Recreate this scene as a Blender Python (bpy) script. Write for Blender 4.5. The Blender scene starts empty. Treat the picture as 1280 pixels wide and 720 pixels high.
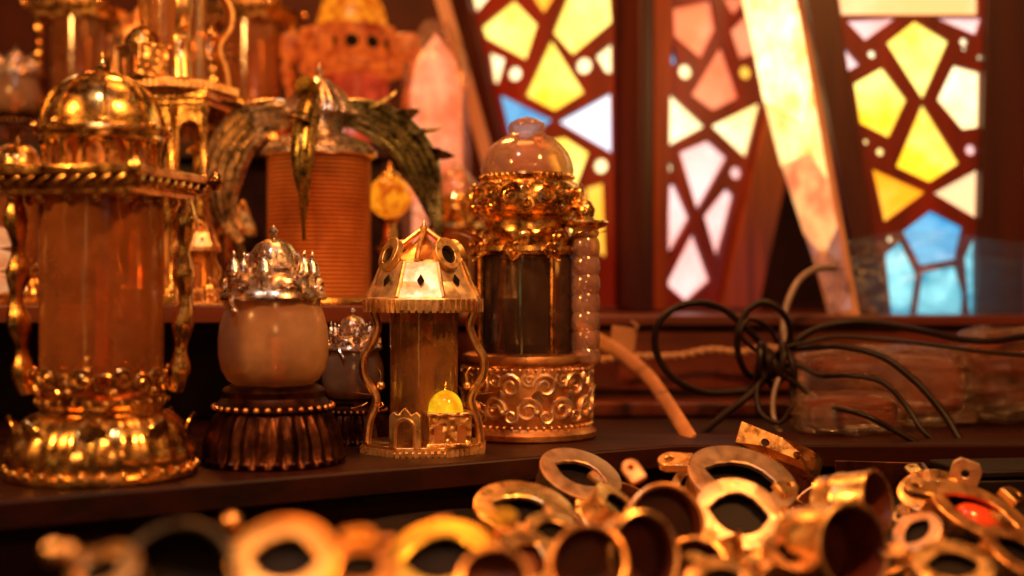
import bpy, math, random
from mathutils import Vector, Matrix
from mathutils.geometry import tessellate_polygon
R = math.radians
PI = math.pi
TAU = 2 * PI
rnd = random.Random(7)
sc = bpy.context.scene
col = sc.collection
K = 1600.0


def P(px, py, Y):
    return Vector(((px - 640) / K * Y, Y, (360 - py) / K * Y))


# ------------------------------------------------------------------ mesh kit
class MB:
    def __init__(s):
        s.v = []
        s.f = []

    def add(s, verts, faces, M=None):
        b = len(s.v)
        for p in verts:
            p = Vector(p)
            s.v.append(M @ p if M is not None else p)
        for f in faces:
            s.f.append([b + i for i in f])
        return s

    def lathe(s, prof, n=48, M=None, warp=None):
        vs, fs, rows = [], [], []
        for k, (r, z) in enumerate(prof):
            if r < 1e-7:
                rows.append([len(vs)])
                vs.append((0, 0, z))
            else:
                row = []
                for i in range(n):
                    t = TAU * i / n
                    rr = r * (warp(t, r, z) if warp else 1)
                    row.append(len(vs))
                    vs.append((rr * math.cos(t), rr * math.sin(t), z))
                rows.append(row)
        for a, b in zip(rows[:-1], rows[1:]):
            if len(a) == 1 and len(b) == 1:
                continue
            for i in range(n):
                j = (i + 1) % n
                if len(a) == 1:
                    fs.append((a[0], b[j], b[i]))
                elif len(b) == 1:
                    fs.append((a[i], a[j], b[0]))
                else:
                    fs.append((a[i], a[j], b[j], b[i]))
        return s.add(vs, fs, M)

    def box(s, c, d, M=None):
        x, y, z = c
        a, b, e = d[0] / 2, d[1] / 2, d[2] / 2
        vs = [(x + i * a, y + j * b, z + k * e) for i in (-1, 1) for j in (-1, 1) for k in (-1, 1)]
        fs = [(0, 1, 3, 2), (4, 6, 7, 5), (0, 4, 5, 1), (2, 3, 7, 6), (0, 2, 6, 4), (1, 5, 7, 3)]
        return s.add(vs, fs, M)

    def tube(s, pts, r, n=8, closed=False, M=None, flat=1.0, flute=None, up=None):
        pts = [Vector(p) for p in pts]
        m = len(pts)
        rad = r if isinstance(r, (list, tuple)) else [r] * m
        T = []
        for i in range(m):
            if closed:
                t = pts[(i + 1) % m] - pts[i - 1]
            else:
                t = pts[min(i + 1, m - 1)] - pts[max(i - 1, 0)]
            T.append(t.normalized() if t.length > 1e-9 else Vector((0, 0, 1)))
        u = Vector(up) if up else Vector((0, 0, 1))
        if abs(u.dot(T[0])) > .95:
            u = Vector((1, 0, 0))
        vs, fs = [], []
        for i in range(m):
            u = (u - T[i] * u.dot(T[i]))
            u = u.normalized() if u.length > 1e-6 else T[i].orthogonal().normalized()
            w = T[i].cross(u)
            for k in range(n):
                a = TAU * k / n
                q = 1.0
                if flute:
                    q = 1 + flute[1] * math.cos(flute[0] * a)
                vs.append(pts[i] + u * (math.cos(a) * rad[i] * q) + w * (math.sin(a) * rad[i] * flat * q))
        L = m if closed else m - 1
        for i in range(L):
            j = (i + 1) % m
            for k in range(n):
                l = (k + 1) % n
                fs.append((i * n + k, i * n + l, j * n + l, j * n + k))
        if not closed:
            fs.append(tuple(range(n))[::-1])
            fs.append(tuple((m - 1) * n + k for k in range(n)))
        return s.add(vs, fs, M)

    def ball(s, c, r, n=10, sc_=(1, 1, 1), M=None):
        h = max(4, n // 2 + 1)
        prof = [(r * math.sin(PI * k / h), -r * math.cos(PI * k / h)) for k in range(h + 1)]
        prof[0] = (0, -r)
        prof[-1] = (0, r)
        T = Matrix.Translation(Vector(c)) @ Matrix.Diagonal((sc_[0], sc_[1], sc_[2], 1))
        return s.lathe(prof, n, (M @ T) if M is not None else T)

    def ring(s, Rr, z, r, n=40, m=8, M=None):
        return s.tube([(Rr * math.cos(TAU * i / n), Rr * math.sin(TAU * i / n), z) for i in range(n)], r, m, True, M)

    def beads(s, n, Rr, z, r, nb=8, sc_=(1, 1, 1), M=None):
        for i in range(n):
            t = TAU * i / n
            s.ball((Rr * math.cos(t), Rr * math.sin(t), z), r, nb, sc_, M)
        return s

    def plate(s, loops, fn, t, holes_walls=True):
        """loops: outer + holes, 2-D; fn maps (u,v,w) to 3-D; solid of thickness t with real cut-outs"""
        flat = [p for l in loops for p in l]
        tri = tessellate_polygon([[Vector((p[0], p[1], 0)) for p in l] for l in loops])
        N = len(flat)
        if len(loops) == 1:
            tri = [tuple(range(N))]
        vs = [fn(p[0], p[1], 0) for p in flat] + [fn(p[0], p[1], t) for p in flat]
        fs = [tuple(x) for x in tri] + [tuple(i + N for i in x[::-1]) for x in tri]
        b = 0
        for l in loops:
            m = len(l)
            for i in range(m):
                j = (i + 1) % m
                fs.append((b + i, b + j, b + N + j, b + N + i))
            b += m
        return s.add(vs, fs)

    def prism(s, poly, t, M=None):
        N = len(poly)
        vs = [(p[0], p[1], 0) for p in poly] + [(p[0], p[1], t) for p in poly]
        fs = [tuple(range(N))[::-1], tuple(range(N, 2 * N))]
        for i in range(N):
            j = (i + 1) % N
            fs.append((i, j, N + j, N + i))
        return s.add(vs, fs, M)

    def scroll(s, Rr, t0, z0, size, r, turn=1, ang=0, rounds=1.6, n=22, M=None):
        """a spiral tendril lying on a cylinder of radius Rr"""
        pts = []
        for i in range(n + 1):
            q = i / n
            a = ang + turn * q * rounds * TAU
            d = size * (1 - .82 * q)
            u, v = d * math.cos(a), d * math.sin(a)
            th = t0 + u / Rr
            pts.append((Rr * math.cos(th), Rr * math.sin(th), z0 + v))
        return s.tube(pts, [r * (1 - .4 * i / n) for i in range(n + 1)], 6, False, M)

    def leaf(s, base, out, up, L, W, curl=.6, n=7, M=None, th=.06):
        """pointed leaf with raised midrib, growing along `up` and curling to `out`"""
        base, out, up = Vector(base), Vector(out).normalized(), Vector(up).normalized()
        side = up.cross(out).normalized()
        vs, fs = [], []
        for i in range(n + 1):
            q = i / n
            a = curl * q * 1.6
            c = base + up * (L * math.sin(min(a, 2.6)) / max(curl * 1.6, .01)) + out * (L * (1 - math.cos(a)) / max(curl * 1.6, .01))
            w = W * math.sin(PI * min(1, .14 + .86 * q)) ** .8 * (1 + .12 * math.cos(q * 16)) if q < 1 else 0.0003
            nr = (out * math.cos(a) - up * math.sin(a))
            for k, (e, h) in enumerate(((-1, 0), (-.5, .10), (0, .22), (.5, .10), (1, 0))):
                vs.append(c + side * (e * w) + nr * (h * W))
            for e, h in ((1, -th), (0, .22 - th * 2), (-1, -th)):
                vs.append(c + side * (e * w) + nr * (h * W))
        m = 8
        for i in range(n):
            for k in range(m):
                l = (k + 1) % m
                fs.append((i * m + k, i * m + l, (i + 1) * m + l, (i + 1) * m + k))
        return s.add(vs, fs, M)

    def build(s, name, mat, parent=None, sharp=38, bevel=0, label=None):
        me = bpy.data.meshes.new(name)
        me.from_pydata([tuple(p) for p in s.v], [], s.f)
        me.validate()
        import bmesh
        bm = bmesh.new()
        bm.from_mesh(me)
        bmesh.ops.recalc_face_normals(bm, faces=bm.faces)
        bm.to_mesh(me)
        bm.free()
        for p in me.polygons:
            p.use_smooth = True
        me.set_sharp_from_angle(angle=R(sharp))
        me.materials.append(mat)
        o = bpy.data.objects.new(name, me)
        col.objects.link(o)
        if parent:
            o.parent = parent
        if bevel:
            b = o.modifiers.new('bevel', 'BEVEL')
            b.width = bevel
            b.segments = 2
            b.limit_method = 'ANGLE'
            b.angle_limit = R(40)
        if label:
            o['label'] = label
        return o


def thing(name, label, cat, loc=(0, 0, 0), rz=0, group=None, scale=1):
    o = bpy.data.objects.new(name, None)
    col.objects.link(o)
    o.location = loc
    o.rotation_euler = (0, 0, rz)
    o.scale = (scale,) * 3
    o.empty_display_size = .01
    return tag(o, label, cat, group)


def tag(o, label, cat, group=None):
    o['label'] = label
    o['category'] = cat
    if group:
        o['group'] = group
    return o


def copy_tree(o, parent=None):
    c = o.copy()
    col.objects.link(c)
    if parent:
        c.parent = parent
    for ch in list(o.children):
        copy_tree(ch, c)
    return c


def spline(pts, n=10, closed=False):
    pts = [Vector(p) for p in pts]
    m = len(pts)
    out = []
    rng = m if closed else m - 1
    for i in range(rng):
        if closed:
            a, b, c, d = pts[i - 1], pts[i], pts[(i + 1) % m], pts[(i + 2) % m]
        else:
            a, b, c, d = pts[max(i - 1, 0)], pts[i], pts[i + 1], pts[min(i + 2, m - 1)]
        for k in range(n):
            t = k / n
            out.append(.5 * ((2 * b) + (c - a) * t + (2 * a - 5 * b + 4 * c - d) * t * t + (3 * b - a - 3 * c + d) * t ** 3))
    if not closed:
        out.append(pts[-1])
    return out


# ------------------------------------------------------------------ materials
def newmat(name):
    m = bpy.data.materials.new(name)
    m.use_nodes = True
    nt = m.node_tree
    for n in list(nt.nodes):
        nt.nodes.remove(n)
    return m, nt, nt.nodes, nt.links


def noise(nt, scale, detail=4, rough=.6, coord='Object', stretch=None):
    tc = nt.nodes.new('ShaderNodeTexCoord')
    n = nt.nodes.new('ShaderNodeTexNoise')
    n.inputs['Scale'].default_value = scale
    n.inputs['Detail'].default_value = detail
    n.inputs['Roughness'].default_value = rough
    if stretch:
        mp = nt.nodes.new('ShaderNodeMapping')
        mp.inputs['Scale'].default_value = stretch
        nt.links.new(tc.outputs[coord], mp.inputs['Vector'])
        nt.links.new(mp.outputs[0], n.inputs['Vector'])
    else:
        nt.links.new(tc.outputs[coord], n.inputs['Vector'])
    return n


def ramp(nt, src, stops):
    r = nt.nodes.new('ShaderNodeValToRGB')
    e = r.color_ramp.elements
    while len(e) > 1:
        e.remove(e[0])
    e[0].position = stops[0][0]
    c = stops[0][1]
    e[0].color = (*c, 1) if len(c) == 3 else c
    for p, c in stops[1:]:
        x = e.new(p)
        x.color = (*c, 1)
    nt.links.new(src, r.inputs[0])
    return r


def g(x):
    return (x, x, x)


def bump(nt, src, strength, dist, prev=None):
    b = nt.nodes.new('ShaderNodeBump')
    b.inputs['Strength'].default_value = strength
    b.inputs['Distance'].default_value = dist
    nt.links.new(src, b.inputs['Height'])
    if prev:
        nt.links.new(prev.outputs[0], b.inputs['Normal'])
    return b


def metal(name, c1, c2, r1=.14, r2=.42, scale=90, relief=0, relscale=260):
    m, nt, N, L = newmat(name)
    o = N.new('ShaderNodeOutputMaterial')
    b = N.new('ShaderNodeBsdfPrincipled')
    b.inputs['Metallic'].default_value = 1
    n1 = noise(nt, scale, 5)
    L.new(ramp(nt, n1.outputs['Fac'], [(.34, c2), (.56, c1)]).outputs[0], b.inputs['Base Color'])
    n2 = noise(nt, scale * 2.3, 4)
    L.new(ramp(nt, n2.outputs['Fac'], [(.3, g(r1)), (.75, g(r2))]).outputs[0], b.inputs['Roughness'])
    n3 = noise(nt, scale * 5, 3)
    bp = bump(nt, n3.outputs['Fac'], .25, .0006)
    if relief:
        tc = N.new('ShaderNodeTexCoord')
        v = N.new('ShaderNodeTexVoronoi')
        v.feature = 'SMOOTH_F1'
        v.inputs['Scale'].default_value = relscale
        L.new(tc.outputs['Object'], v.inputs['Vector'])
        bp = bump(nt, v.outputs['Distance'], relief, .0025, bp)
    L.new(bp.outputs[0], b.inputs['Normal'])
    L.new(b.outputs[0], o.inputs[0])
    return m


def solid(name, c1, c2, rough=.5, scale=40, bumpk=.2, bdist=.001, spec=.5, stretch=None, coat=0):
    m, nt, N, L = newmat(name)
    o = N.new('ShaderNodeOutputMaterial')
    b = N.new('ShaderNodeBsdfPrincipled')
    n1 = noise(nt, scale, 6, .62, stretch=stretch)
    L.new(ramp(nt, n1.outputs['Fac'], [(.32, c2), (.66, c1)]).outputs[0], b.inputs['Base Color'])
    b.inputs['Roughness'].default_value = rough
    b.inputs['Specular IOR Level'].default_value = spec
    b.inputs['Coat Weight'].default_value = coat
    b.inputs['Coat Roughness'].default_value = .2
    L.new(bump(nt, n1.outputs['Fac'], bumpk, bdist).outputs[0], b.inputs['Normal'])
    L.new(b.outputs[0], o.inputs[0])
    return m


def glassy(name, tint, body, k_body=.3, k_gloss=.12, rough=.08, scale=30, bumpk=.15, translucent=.5, bdist=.001, stretch=None, fk=1.0):
    """thin dusty glass / plastic: see-through tint + dusty body + gloss"""
    m, nt, N, L = newmat(name)
    o = N.new('ShaderNodeOutputMaterial')
    tr = N.new('ShaderNodeBsdfTransparent')
    tr.inputs[0].default_value = (*tint, 1)
    df = N.new('ShaderNodeBsdfDiffuse')
    df.inputs[0].default_value = (*body, 1)
    tl = N.new('ShaderNodeBsdfTranslucent')
    tl.inputs[0].default_value = (*body, 1)
    m0 = N.new('ShaderNodeMixShader')
    m0.inputs[0].default_value = translucent
    L.new(df.outputs[0], m0.inputs[1])
    L.new(tl.outputs[0], m0.inputs[2])
    n1 = noise(nt, scale, 5, .6, stretch=stretch)
    rk = ramp(nt, n1.outputs['Fac'], [(.32, g(k_body * .45)), (.68, g(min(1, k_body * 1.45)))])
    m1 = N.new('ShaderNodeMixShader')
    L.new(rk.outputs[0], m1.inputs[0])
    L.new(tr.outputs[0], m1.inputs[1])
    L.new(m0.outputs[0], m1.inputs[2])
    gl = N.new('ShaderNodeBsdfGlossy')
    gl.inputs['Roughness'].default_value = rough
    fr = N.new('ShaderNodeFresnel')
    fr.inputs[0].default_value = 1.5
    mul = N.new('ShaderNodeMath')
    mul.operation = 'MULTIPLY_ADD'
    mul.inputs[1].default_value = fk
    mul.inputs[2].default_value = k_gloss
    mul.use_clamp = True
    L.new(fr.outputs[0], mul.inputs[0])
    m2 = N.new('ShaderNodeMixShader')
    L.new(mul.outputs[0], m2.inputs[0])
    L.new(m1.outputs[0], m2.inputs[1])
    L.new(gl.outputs[0], m2.inputs[2])
    bp = bump(nt, n1.outputs['Fac'], bumpk, bdist)
    for s_ in (gl, df, tl, fr):
        L.new(bp.outputs[0], s_.inputs['Normal'])
    L.new(m2.outputs[0], o.inputs[0])
    return m


def lit(name, c1, c2, strength, scale=30, base=.4, rough=.25):
    """glass or plastic of a lamp that is switched on, or a put-in glow"""
    m, nt, N, L = newmat(name)
    o = N.new('ShaderNodeOutputMaterial')
    b = N.new('ShaderNodeBsdfPrincipled')
    n1 = noise(nt, scale, 7, .62)
    r = ramp(nt, n1.outputs['Fac'], [(.37, c2), (.61, c1)])
    L.new(r.outputs[0], b.inputs['Emission Color'])
    b.inputs['Emission Strength'].default_value = strength
    b.inputs['Base Color'].default_value = (c1[0] * base, c1[1] * base, c1[2] * base, 1)
    b.inputs['Roughness'].default_value = rough
    L.new(bump(nt, n1.outputs['Fac'], .2, .001).outputs[0], b.inputs['Normal'])
    L.new(b.outputs[0], o.inputs[0])
    return m


GOLD = metal('gold', (.95, .62, .22), (.26, .10, .028), .1, .38, 60)
LGOLD = metal('light_gold', (1, .72, .36), (.7, .38, .13), .24, .5, 80)
GOLDR = metal('gold_relief', (1, .68, .3), (.5, .24, .07), .25, .5, 110, .9, 230)
BRASS = metal('brass', (1, .68, .34), (.62, .32, .1), .2, .46, 55)
COPPER = metal('copper_brass', (.92, .5, .22), (.45, .17, .05), .25, .5, 50)
OGOLD = metal('orange_gold', (1, .5, .12), (.7, .28, .05), .3, .48, 60)
YGOLD = metal('yellow_gold', (1, .72, .12), (.8, .45, .06), .3, .45, 60)
DARKMET = metal('dark_grey_metal', (.12, .11, .11), (.04, .035, .035), .3, .5, 60)
PALEBRASS = metal('worn_pale_brass', (.62, .44, .32), (.4, .24, .14), .36, .55, 60)
SILVER = metal('silver', (.9, .82, .76), (.5, .34, .24), .16, .42, 100)
BRONZE = metal('dark_bronze', (.07, .025, .014), (.018, .007, .004), .28, .5, 80)
WINGGOLD = metal('tarnished_gold', (.75, .6, .38), (.12, .09, .045), .2, .42, 130)
WINGGREEN = metal('greenish_gold', (.5, .36, .12), (.1, .09, .03), .2, .45, 120)
GREEN = metal('green_patina', (.34, .34, .2), (.045, .05, .03), .2, .4, 120)
AMBER = glassy('amber_glass', (.9, .5, .22), (.85, .32, .1), .42, .06, .12, 26, .3, .55, fk=.8)
PALEAMBER = glassy('pale_amber_glass', (1, .72, .4), (1, .52, .18), .3, .06, .1, 40, .3, .5, fk=.6)
AMBERRIB = glassy('ribbed_amber_glass', (.9, .44, .16), (1, .4, .11), .75, .03, .22, 20, .1, .5, fk=.5)
CREAM = glassy('cream_glass', (.98, .64, .4), (1, .62, .36), .85, .03, .2, 16, .05, .5, fk=.6)
CLEARDARK = glassy('smoky_glass', (.75, .5, .38), (.4, .2, .13), .2, .06, .05, 24, .1, .5)
PINK = glassy('pink_plastic', (1, .8, .68), (1, .62, .48), .38, .06, .14, 40, .2, .6, fk=.7)
FILM = glassy('clear_film', (1, .88, .76), (.95, .42, .2), .1, .06, .16, 34, 1.0, .6, .03, (.3, 1, 2.2), .5)
FILMBLUE = glassy('hazy_film', (.96, .99, 1), (.5, .8, .85), .08, .012, .2, 20, .8, .93, .014, (.2, 1, 2.4), .15)
WOODRED = solid('red_stained_wood', (.06, .006, .002), (.018, .0025, .001), .42, 44, .5, .001, .4, (1, 1, .07), .05)
WOODLIT = solid('sidelit_wood', (.36, .06, .007), (.08, .009, .002), .45, 40, .4, .001, .4, (1, 1, .07), .06)  # oranger copy of the red wood, side light put into its colour
WOODSHELF = solid('dark_shelf_wood', (.03, .0035, .0015), (.006, .001, .0005), .5, 46, .6, .0012, .22, (.06, 1, 1), .02)
LATTICE = solid('glow_red_lattice_wood', (.24, .014, .003), (.09, .006, .002), .45, 26, .3, .001, .4, (1, 1, .12), .05)  # red wood, made redder for pane light bleeding onto the bars
WOODBOX = solid('brown_box_wood', (.14, .02, .004), (.035, .0045, .0015), .42, 44, .6, .0012, .5, (.06, 1, 1), .1)
PALEWOOD = solid('pale_tan_wood', (.62, .36, .2), (.45, .22, .1), .5, 30, .3, .001, .5, (1, 1, .1))
CLOTH = solid('dark_cloth', (.010, .005, .005), (.004, .002, .003), .85, 200, .5, .001, .2)
PANEL = solid('dark_red_panel', (.06, .009, .003), (.012, .002, .001), .7, 7, .3, .003, .3)
RUBBER = solid('black_rubber', (.011, .004, .003), (.006, .003, .002), .4, 80, .1, .0004, .22)
GREYRUB = solid('grey_cable_sheath', (.24, .17, .14), (.14, .1, .08), .4, 80, .1, .0004, .5)
LEATHER = solid('tan_leather', (.5, .24, .1), (.34, .14, .05), .55, 60, .4, .0008, .4)
STRING = solid('pale_twine', (.6, .36, .2), (.45, .24, .12), .7, 300, .4, .0005, .3)
LINING = solid('dark_red_lining', (.15, .03, .012), (.06, .012, .006), .45, 70, .2, .0005, .4)
DARKLIN = solid('dark_lining', (.008, .003, .003), (.003, .0015, .002), .6, 70, .2, .0005, .25)
HOLE = solid('black_recess', (.006, .003, .002), (.003, .002, .001), .8, 50, .1, .0005, .2)
STONE = solid('red_stone', (.85, .09, .02), (.6, .05, .015), .15, 40, .05, .0005, .5, None, .5)
REFLBLUE = solid('blue_reflection_core', (.3, .46, .56), (.05, .1, .14), .3, 60, .2, .001, .6, (1, 1, .2))  # blue-grey put in for reflections in the drum lantern's glass
PALEGOLD = metal('pale_gold', (1, .78, .54), (.66, .44, .24), .32, .56, 90)
GREYMET = metal('grey_metal', (.35, .33, .32), (.16, .14, .13), .3, .5, 60)
CARD = solid('brown_card', (.22, .05, .015), (.05, .012, .005), .6, 20, .2, .001, .3)
YDOME = lit('yellow_highlight_dome', (1, .6, .01), (.8, .26, .005), .7, 130, .25, .12)  # glow stands in for the yellow highlight on the house dome

L_YEL = lit('lit_yellow_glass', (1, .84, .2), (1, .54, .015), 1.6, 15)
L_CRM = lit('lit_cream_glass', (1, .86, .5), (1, .68, .22), 1.7, 15)
L_ORG = lit('lit_orange_glass', (1, .55, .07), (1, .34, .01), 1.3, 15)
L_RED = lit('lit_salmon_glass', (.95, .3, .15), (.85, .15, .06), 1.0, 16)
L_PNK = lit('lit_pink_glass', (1, .66, .64), (.95, .42, .38), 1.15, 15)
L_WHT = lit('lit_white_glass', (.92, .92, 1), (.66, .8, 1), 1.2, 16)
L_BLU = lit('lit_blue_glass', (.22, .62, .95), (.04, .36, .75), .9, 22)
L_CYA = lit('lit_cyan_glass', (.35, .9, 1), (.01, .3, .48), 1.05, 34)
L_PCH = lit('lit_peach_glass', (1, .66, .34), (1, .5, .18), 1.15, 14)
L_PCH2 = lit('lit_peach_shade', (1, .42, .16), (.8, .2, .05), .6, 60, .08)
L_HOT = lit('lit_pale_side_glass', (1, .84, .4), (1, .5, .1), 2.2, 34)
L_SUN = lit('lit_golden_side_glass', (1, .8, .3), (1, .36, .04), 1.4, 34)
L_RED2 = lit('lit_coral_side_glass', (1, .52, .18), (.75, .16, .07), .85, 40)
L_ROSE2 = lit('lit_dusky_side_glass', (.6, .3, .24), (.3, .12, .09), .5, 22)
L_AMB = lit('lit_amber_lamp', (1, .3, .008), (.5, .04, .002), .9, 120, .04)
L_FIRE = lit('lit_red_plastic', (.72, .06, .015), (.3, .015, .003), .75, 50, .06)
L_FIREB = lit('lit_orange_plastic', (.85, .12, .01), (.3, .02, .003), .8, 70, .03)
L_ROSE = lit('lit_rose_plastic', (1, .38, .2), (.75, .08, .015), 1.15, 24, .1)

# ------------------------------------------------------------------ setting
tb = MB().box((0, .9, -.176), (3.4, 3.0, .012)).build('table', CLOTH)
tb['kind'] = 'structure'
pn = MB()
pn.box((0, 1.62, .3), (2.9, .02, .98))
o = tag(pn.build('back_panel', PANEL), 'dark reddish panel closing the stall behind all the lanterns', 'panel')

# shelf whose front edge runs away to the right
A = Vector((-.2406, .6015, -.1))
B = Vector((.1036, .8163, -.1))
d = (B - A).normalized()
nb = Vector((-d.y, d.x, 0))
p0 = A - d * .35
p1 = B + Vector((1.0, 0, 0))
sx = Vector((1, 0, 0))
sh = thing('display_shelf', 'dark red wooden shelf with a plain front edge, carrying the front row of lanterns', 'shelf', (0, 0, 0))
q = [p0, p1, Vector((1.1, 1.6, 0)), Vector((-1.1, 1.6, 0)), Vector((-1.1, .6, 0))]
q = [p0, B, p1, p1 + Vector((0, .75, 0)), p0 + nb * 1.2]
MB().prism([(v.x, v.y) for v in q], .015, Matrix.Translation((0, 0, -.115))).build('board', WOODSHELF, sh, bevel=.0015)
e0, e1 = p0 + nb * .03, B + Vector((.01, .03, 0))
q = [e0, e1, p1 + Vector((0, .03, 0)), p1 + Vector((0, .05, 0)), e1 + Vector((0, .02, 0)), e0 + nb * .02]
MB().prism([(v.x, v.y) for v in q], .0545, Matrix.Translation((0, 0, -.1698))).build('apron', WOODSHELF, sh, bevel=.001)

# left riser
rs = thing('riser_shelf', 'low brown wooden riser board behind the front lanterns, on the left', 'shelf', (0, 0, 0))
MB().box((-.31, .9425, -.018), (.54, .155, .012)).build('board', WOODBOX, rs, bevel=.001)
MB().box((-.31, 1.0, -.062), (.52, .012, .0755)).build('back_board', WOODSHELF, rs)
for x in (-.56, -.052):
    MB().box((x, .93, -.062), (.012, .1, .0755)).build('leg', WOODSHELF, rs)
# high back shelf
bs = thing('high_shelf', 'tall dark wooden step holding the rear row of lanterns', 'shelf', (0, 0, 0))
MB().box((-.5, 1.23, .117), (.8, .3, .014)).build('board', WOODSHELF, bs, bevel=.001)
MB().box((-.5, 1.235, .005), (.78, .28, .209)).build('body', WOODSHELF, bs)
# box under the coloured lanterns
bx = thing('wooden_box', 'long brown wooden box standing under the stained glass lanterns', 'box', (0, 0, 0))
MB().box((.5, 1.28, -.026), (1.194, .51, .008)).build('lid', WOODBOX, bx, bevel=.001)
MB().box((.5, 1.285, -.065), (1.18, .49, .069)).build('body', WOODRED, bx)
MB().box((.5, 1.036, -.0585), (1.17, .006, .048)).build('front_panel', WOODBOX, bx, bevel=.0015)
MB().box((.5, 1.008, -.0935), (1.19, .05, .011)).build('plinth', WOODBOX, bx, bevel=.0015)

# ------------------------------------------------------------------ lantern: arcade dome lantern
def wavy(az, pts):
    return [(r * math.cos(az), r * math.sin(az), z) for r, z in pts]


def make_arcade():
    t = thing('dome_lantern', 'large gold lantern with a ribbed polished dome over a square top, nearest on the left', 'lantern',
              (P(128, 0, .685).x, .685, -.1), 0, 'square topped dome lanterns')
    fl = lambda a, r, z: 1 + (.022 * math.cos(24 * a) if .006 < z < .034 else 0)
    b = MB().lathe([(0, 0), (.048, 0), (.0497, .0015), (.0497, .004), (.047, .006), (.0485, .009), (.0482, .014), (.046, .021), (.042, .028),
                    (.036, .033), (.032, .0345), (.032, .037), (.034, .039), (.034, .042), (.031, .044), (0, .044)], 96, None, fl)
    base = b.build('base', GOLD, t)
    MB().beads(30, .0492, .0055, .0019).build('bead_trim', GOLD, base)
    MB().beads(26, .0335, .0405, .0016).build('bead_trim', GOLD, base)
    m = MB()
    for i in range(8):
        a = TAU * i / 8 + .2
        o_ = (math.cos(a), math.sin(a), 0)
        m.leaf((.044 * o_[0], .044 * o_[1], .012), o_, (-.25 * o_[0], -.25 * o_[1], 1), .024, .0085, .5)
    m.build('leaf_ornament', GOLD, base)
    m = MB()
    for i in range(10):
        a = TAU * i / 10
        m.scroll(.034, a, .05, .0062, .0013, 1, 0)
        m.scroll(.034, a + .31, .053, .0055, .0012, -1, PI)
        m.ball((.036 * math.cos(a + .15), .036 * math.sin(a + .15), .0465), .0022, 8)
    m.ball((.0035, -.036, .058), .0022, 8).ball((.0035, -.036, .0525), .0024, 8).ball((.0035, -.036, .0635), .0018, 8)
    m.build('scroll_collar', GOLD, t)
    MB().lathe([(.0315, .044), (.032, .06), (.0321, .1), (.0318, .147)], 48).build('glass', AMBER, t)
    MB().lathe([(0, .044), (.011, .044), (.011, .05), (.0045, .053), (.0045, .11), (.008, .115), (0, .12)], 20).build('candle_holder', COPPER, t)
    pp = [(.0435, .148), (.0435, .138), (.0425, .125), (.0422, .112), (.043, .102), (.0432, .09), (.0415, .078), (.0405, .066), (.04, .056), (.038, .044)]
    for az in (R(193), R(12), R(100)):
        pts = spline(wavy(az, pp), 6)
        n = len(pts)
        rad = [.0034 + .0026 * math.sin(PI * i / n * 4) ** 2 for i in range(n)]
        pl = MB().tube(pts, rad, 10, flat=1.3)
        pl.build('pillar', GOLD, t)
    # square top
    Mz = Matrix.Rotation(R(-13), 4, 'Z')
    m = MB()
    m.box((0, 0, .1498), (.074, .074, .004), Mz)
    m.box((0, 0, .1545), (.08, .08, .0055), Mz)
    m.box((0, 0, .1597), (.087, .087, .0048), Mz)
    top = m.build('top_plate', GOLD, t, bevel=.0008)
    m = MB()
    for s in range(4):
        Ms = Mz @ Matrix.Rotation(s * PI / 2, 4, 'Z')
        for i in range(9):
            x = -.034 + i * .0085
            m.tube([(x - .0028, -.0408, .1525), (x, -.0416, .1546), (x + .0034, -.0408, .1569)], .00135, 6, M=Ms)
        for i in range(5):
            m.ball((-.032 + i * .016, -.033, .1462), .0026, 8, (1, 1, 1.2), Ms)
        m.ball((-.044, -.044, .1597), .0042, 10, (1, 1, 1.3), Ms)
    m.build('twist_trim', GOLD, top)
    # arcade drum
    MB().lathe([(0, .1622), (.0245, .1622), (.0245, .1815), (0, .1815)], 40).build('drum_core', COPPER, t)
    m = MB()
    for i in range(16):
        a = TAU * i / 16
        c, s_ = math.cos(a), math.sin(a)
        m.lathe([(0, 0), (.0024, 0), (.0024, .0018), (.0014, .003), (.0014, .012), (.0024, .0135), (.0024, .0155), (0, .0155)], 10,
                Matrix.Translation((.0295 * c, .0295 * s_, .1622)))
        a2 = a + TAU / 32
        pts = []
        for k in range(7):
            b_ = PI * k / 6
            th = a2 + math.cos(b_) * .0043 / .0295
            pts.append((.0293 * math.cos(th), .0293 * math.sin(th), .1735 + .0045 * math.sin(b_)))
        m.tube(pts, .0009, 5)
    m.lathe([(.031, .1775), (.0325, .1785), (.0325, .181), (.025, .181), (.025, .1775), (.031, .1775)], 48)
    m.build('arcade', GOLD, t)
    dp = [(.0352, .1812), (.0362, .1825), (.0352, .1842), (.0318, .185)]
    for k in range(11):
        a = k / 10 * PI / 2
        dp.append((.0305 * math.cos(a) ** .85 if k < 10 else 0, .1855 + .0285 * math.sin(a)))
    dome = MB().lathe([(0, .1812)] + dp, 64).build('dome', GOLD, t)
    m = MB()
    for i in range(8):
        a = TAU * i / 8 + .35
        pts = []
        for k in range(11):
            e = k / 10 * PI / 2 * .96
            r = .0308 * math.cos(e) ** .85 + .0003
            pts.append((r * math.cos(a), r * math.sin(a), .1855 + .0288 * math.sin(e)))
        m.tube(pts, .0012, 6)
        m.ball((.0345 * math.cos(a), .0345 * math.sin(a), .1855), .0022, 8)
    m.build('dome_rib', GOLD, dome)
    MB().lathe([(0, .2125), (.005, .213), (.003, .2155), (.0038, .218), (.0015, .221), (.0006, .2255), (0, .226)], 16).build('finial', GOLD, t)
    return t


arc = make_arcade()

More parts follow.
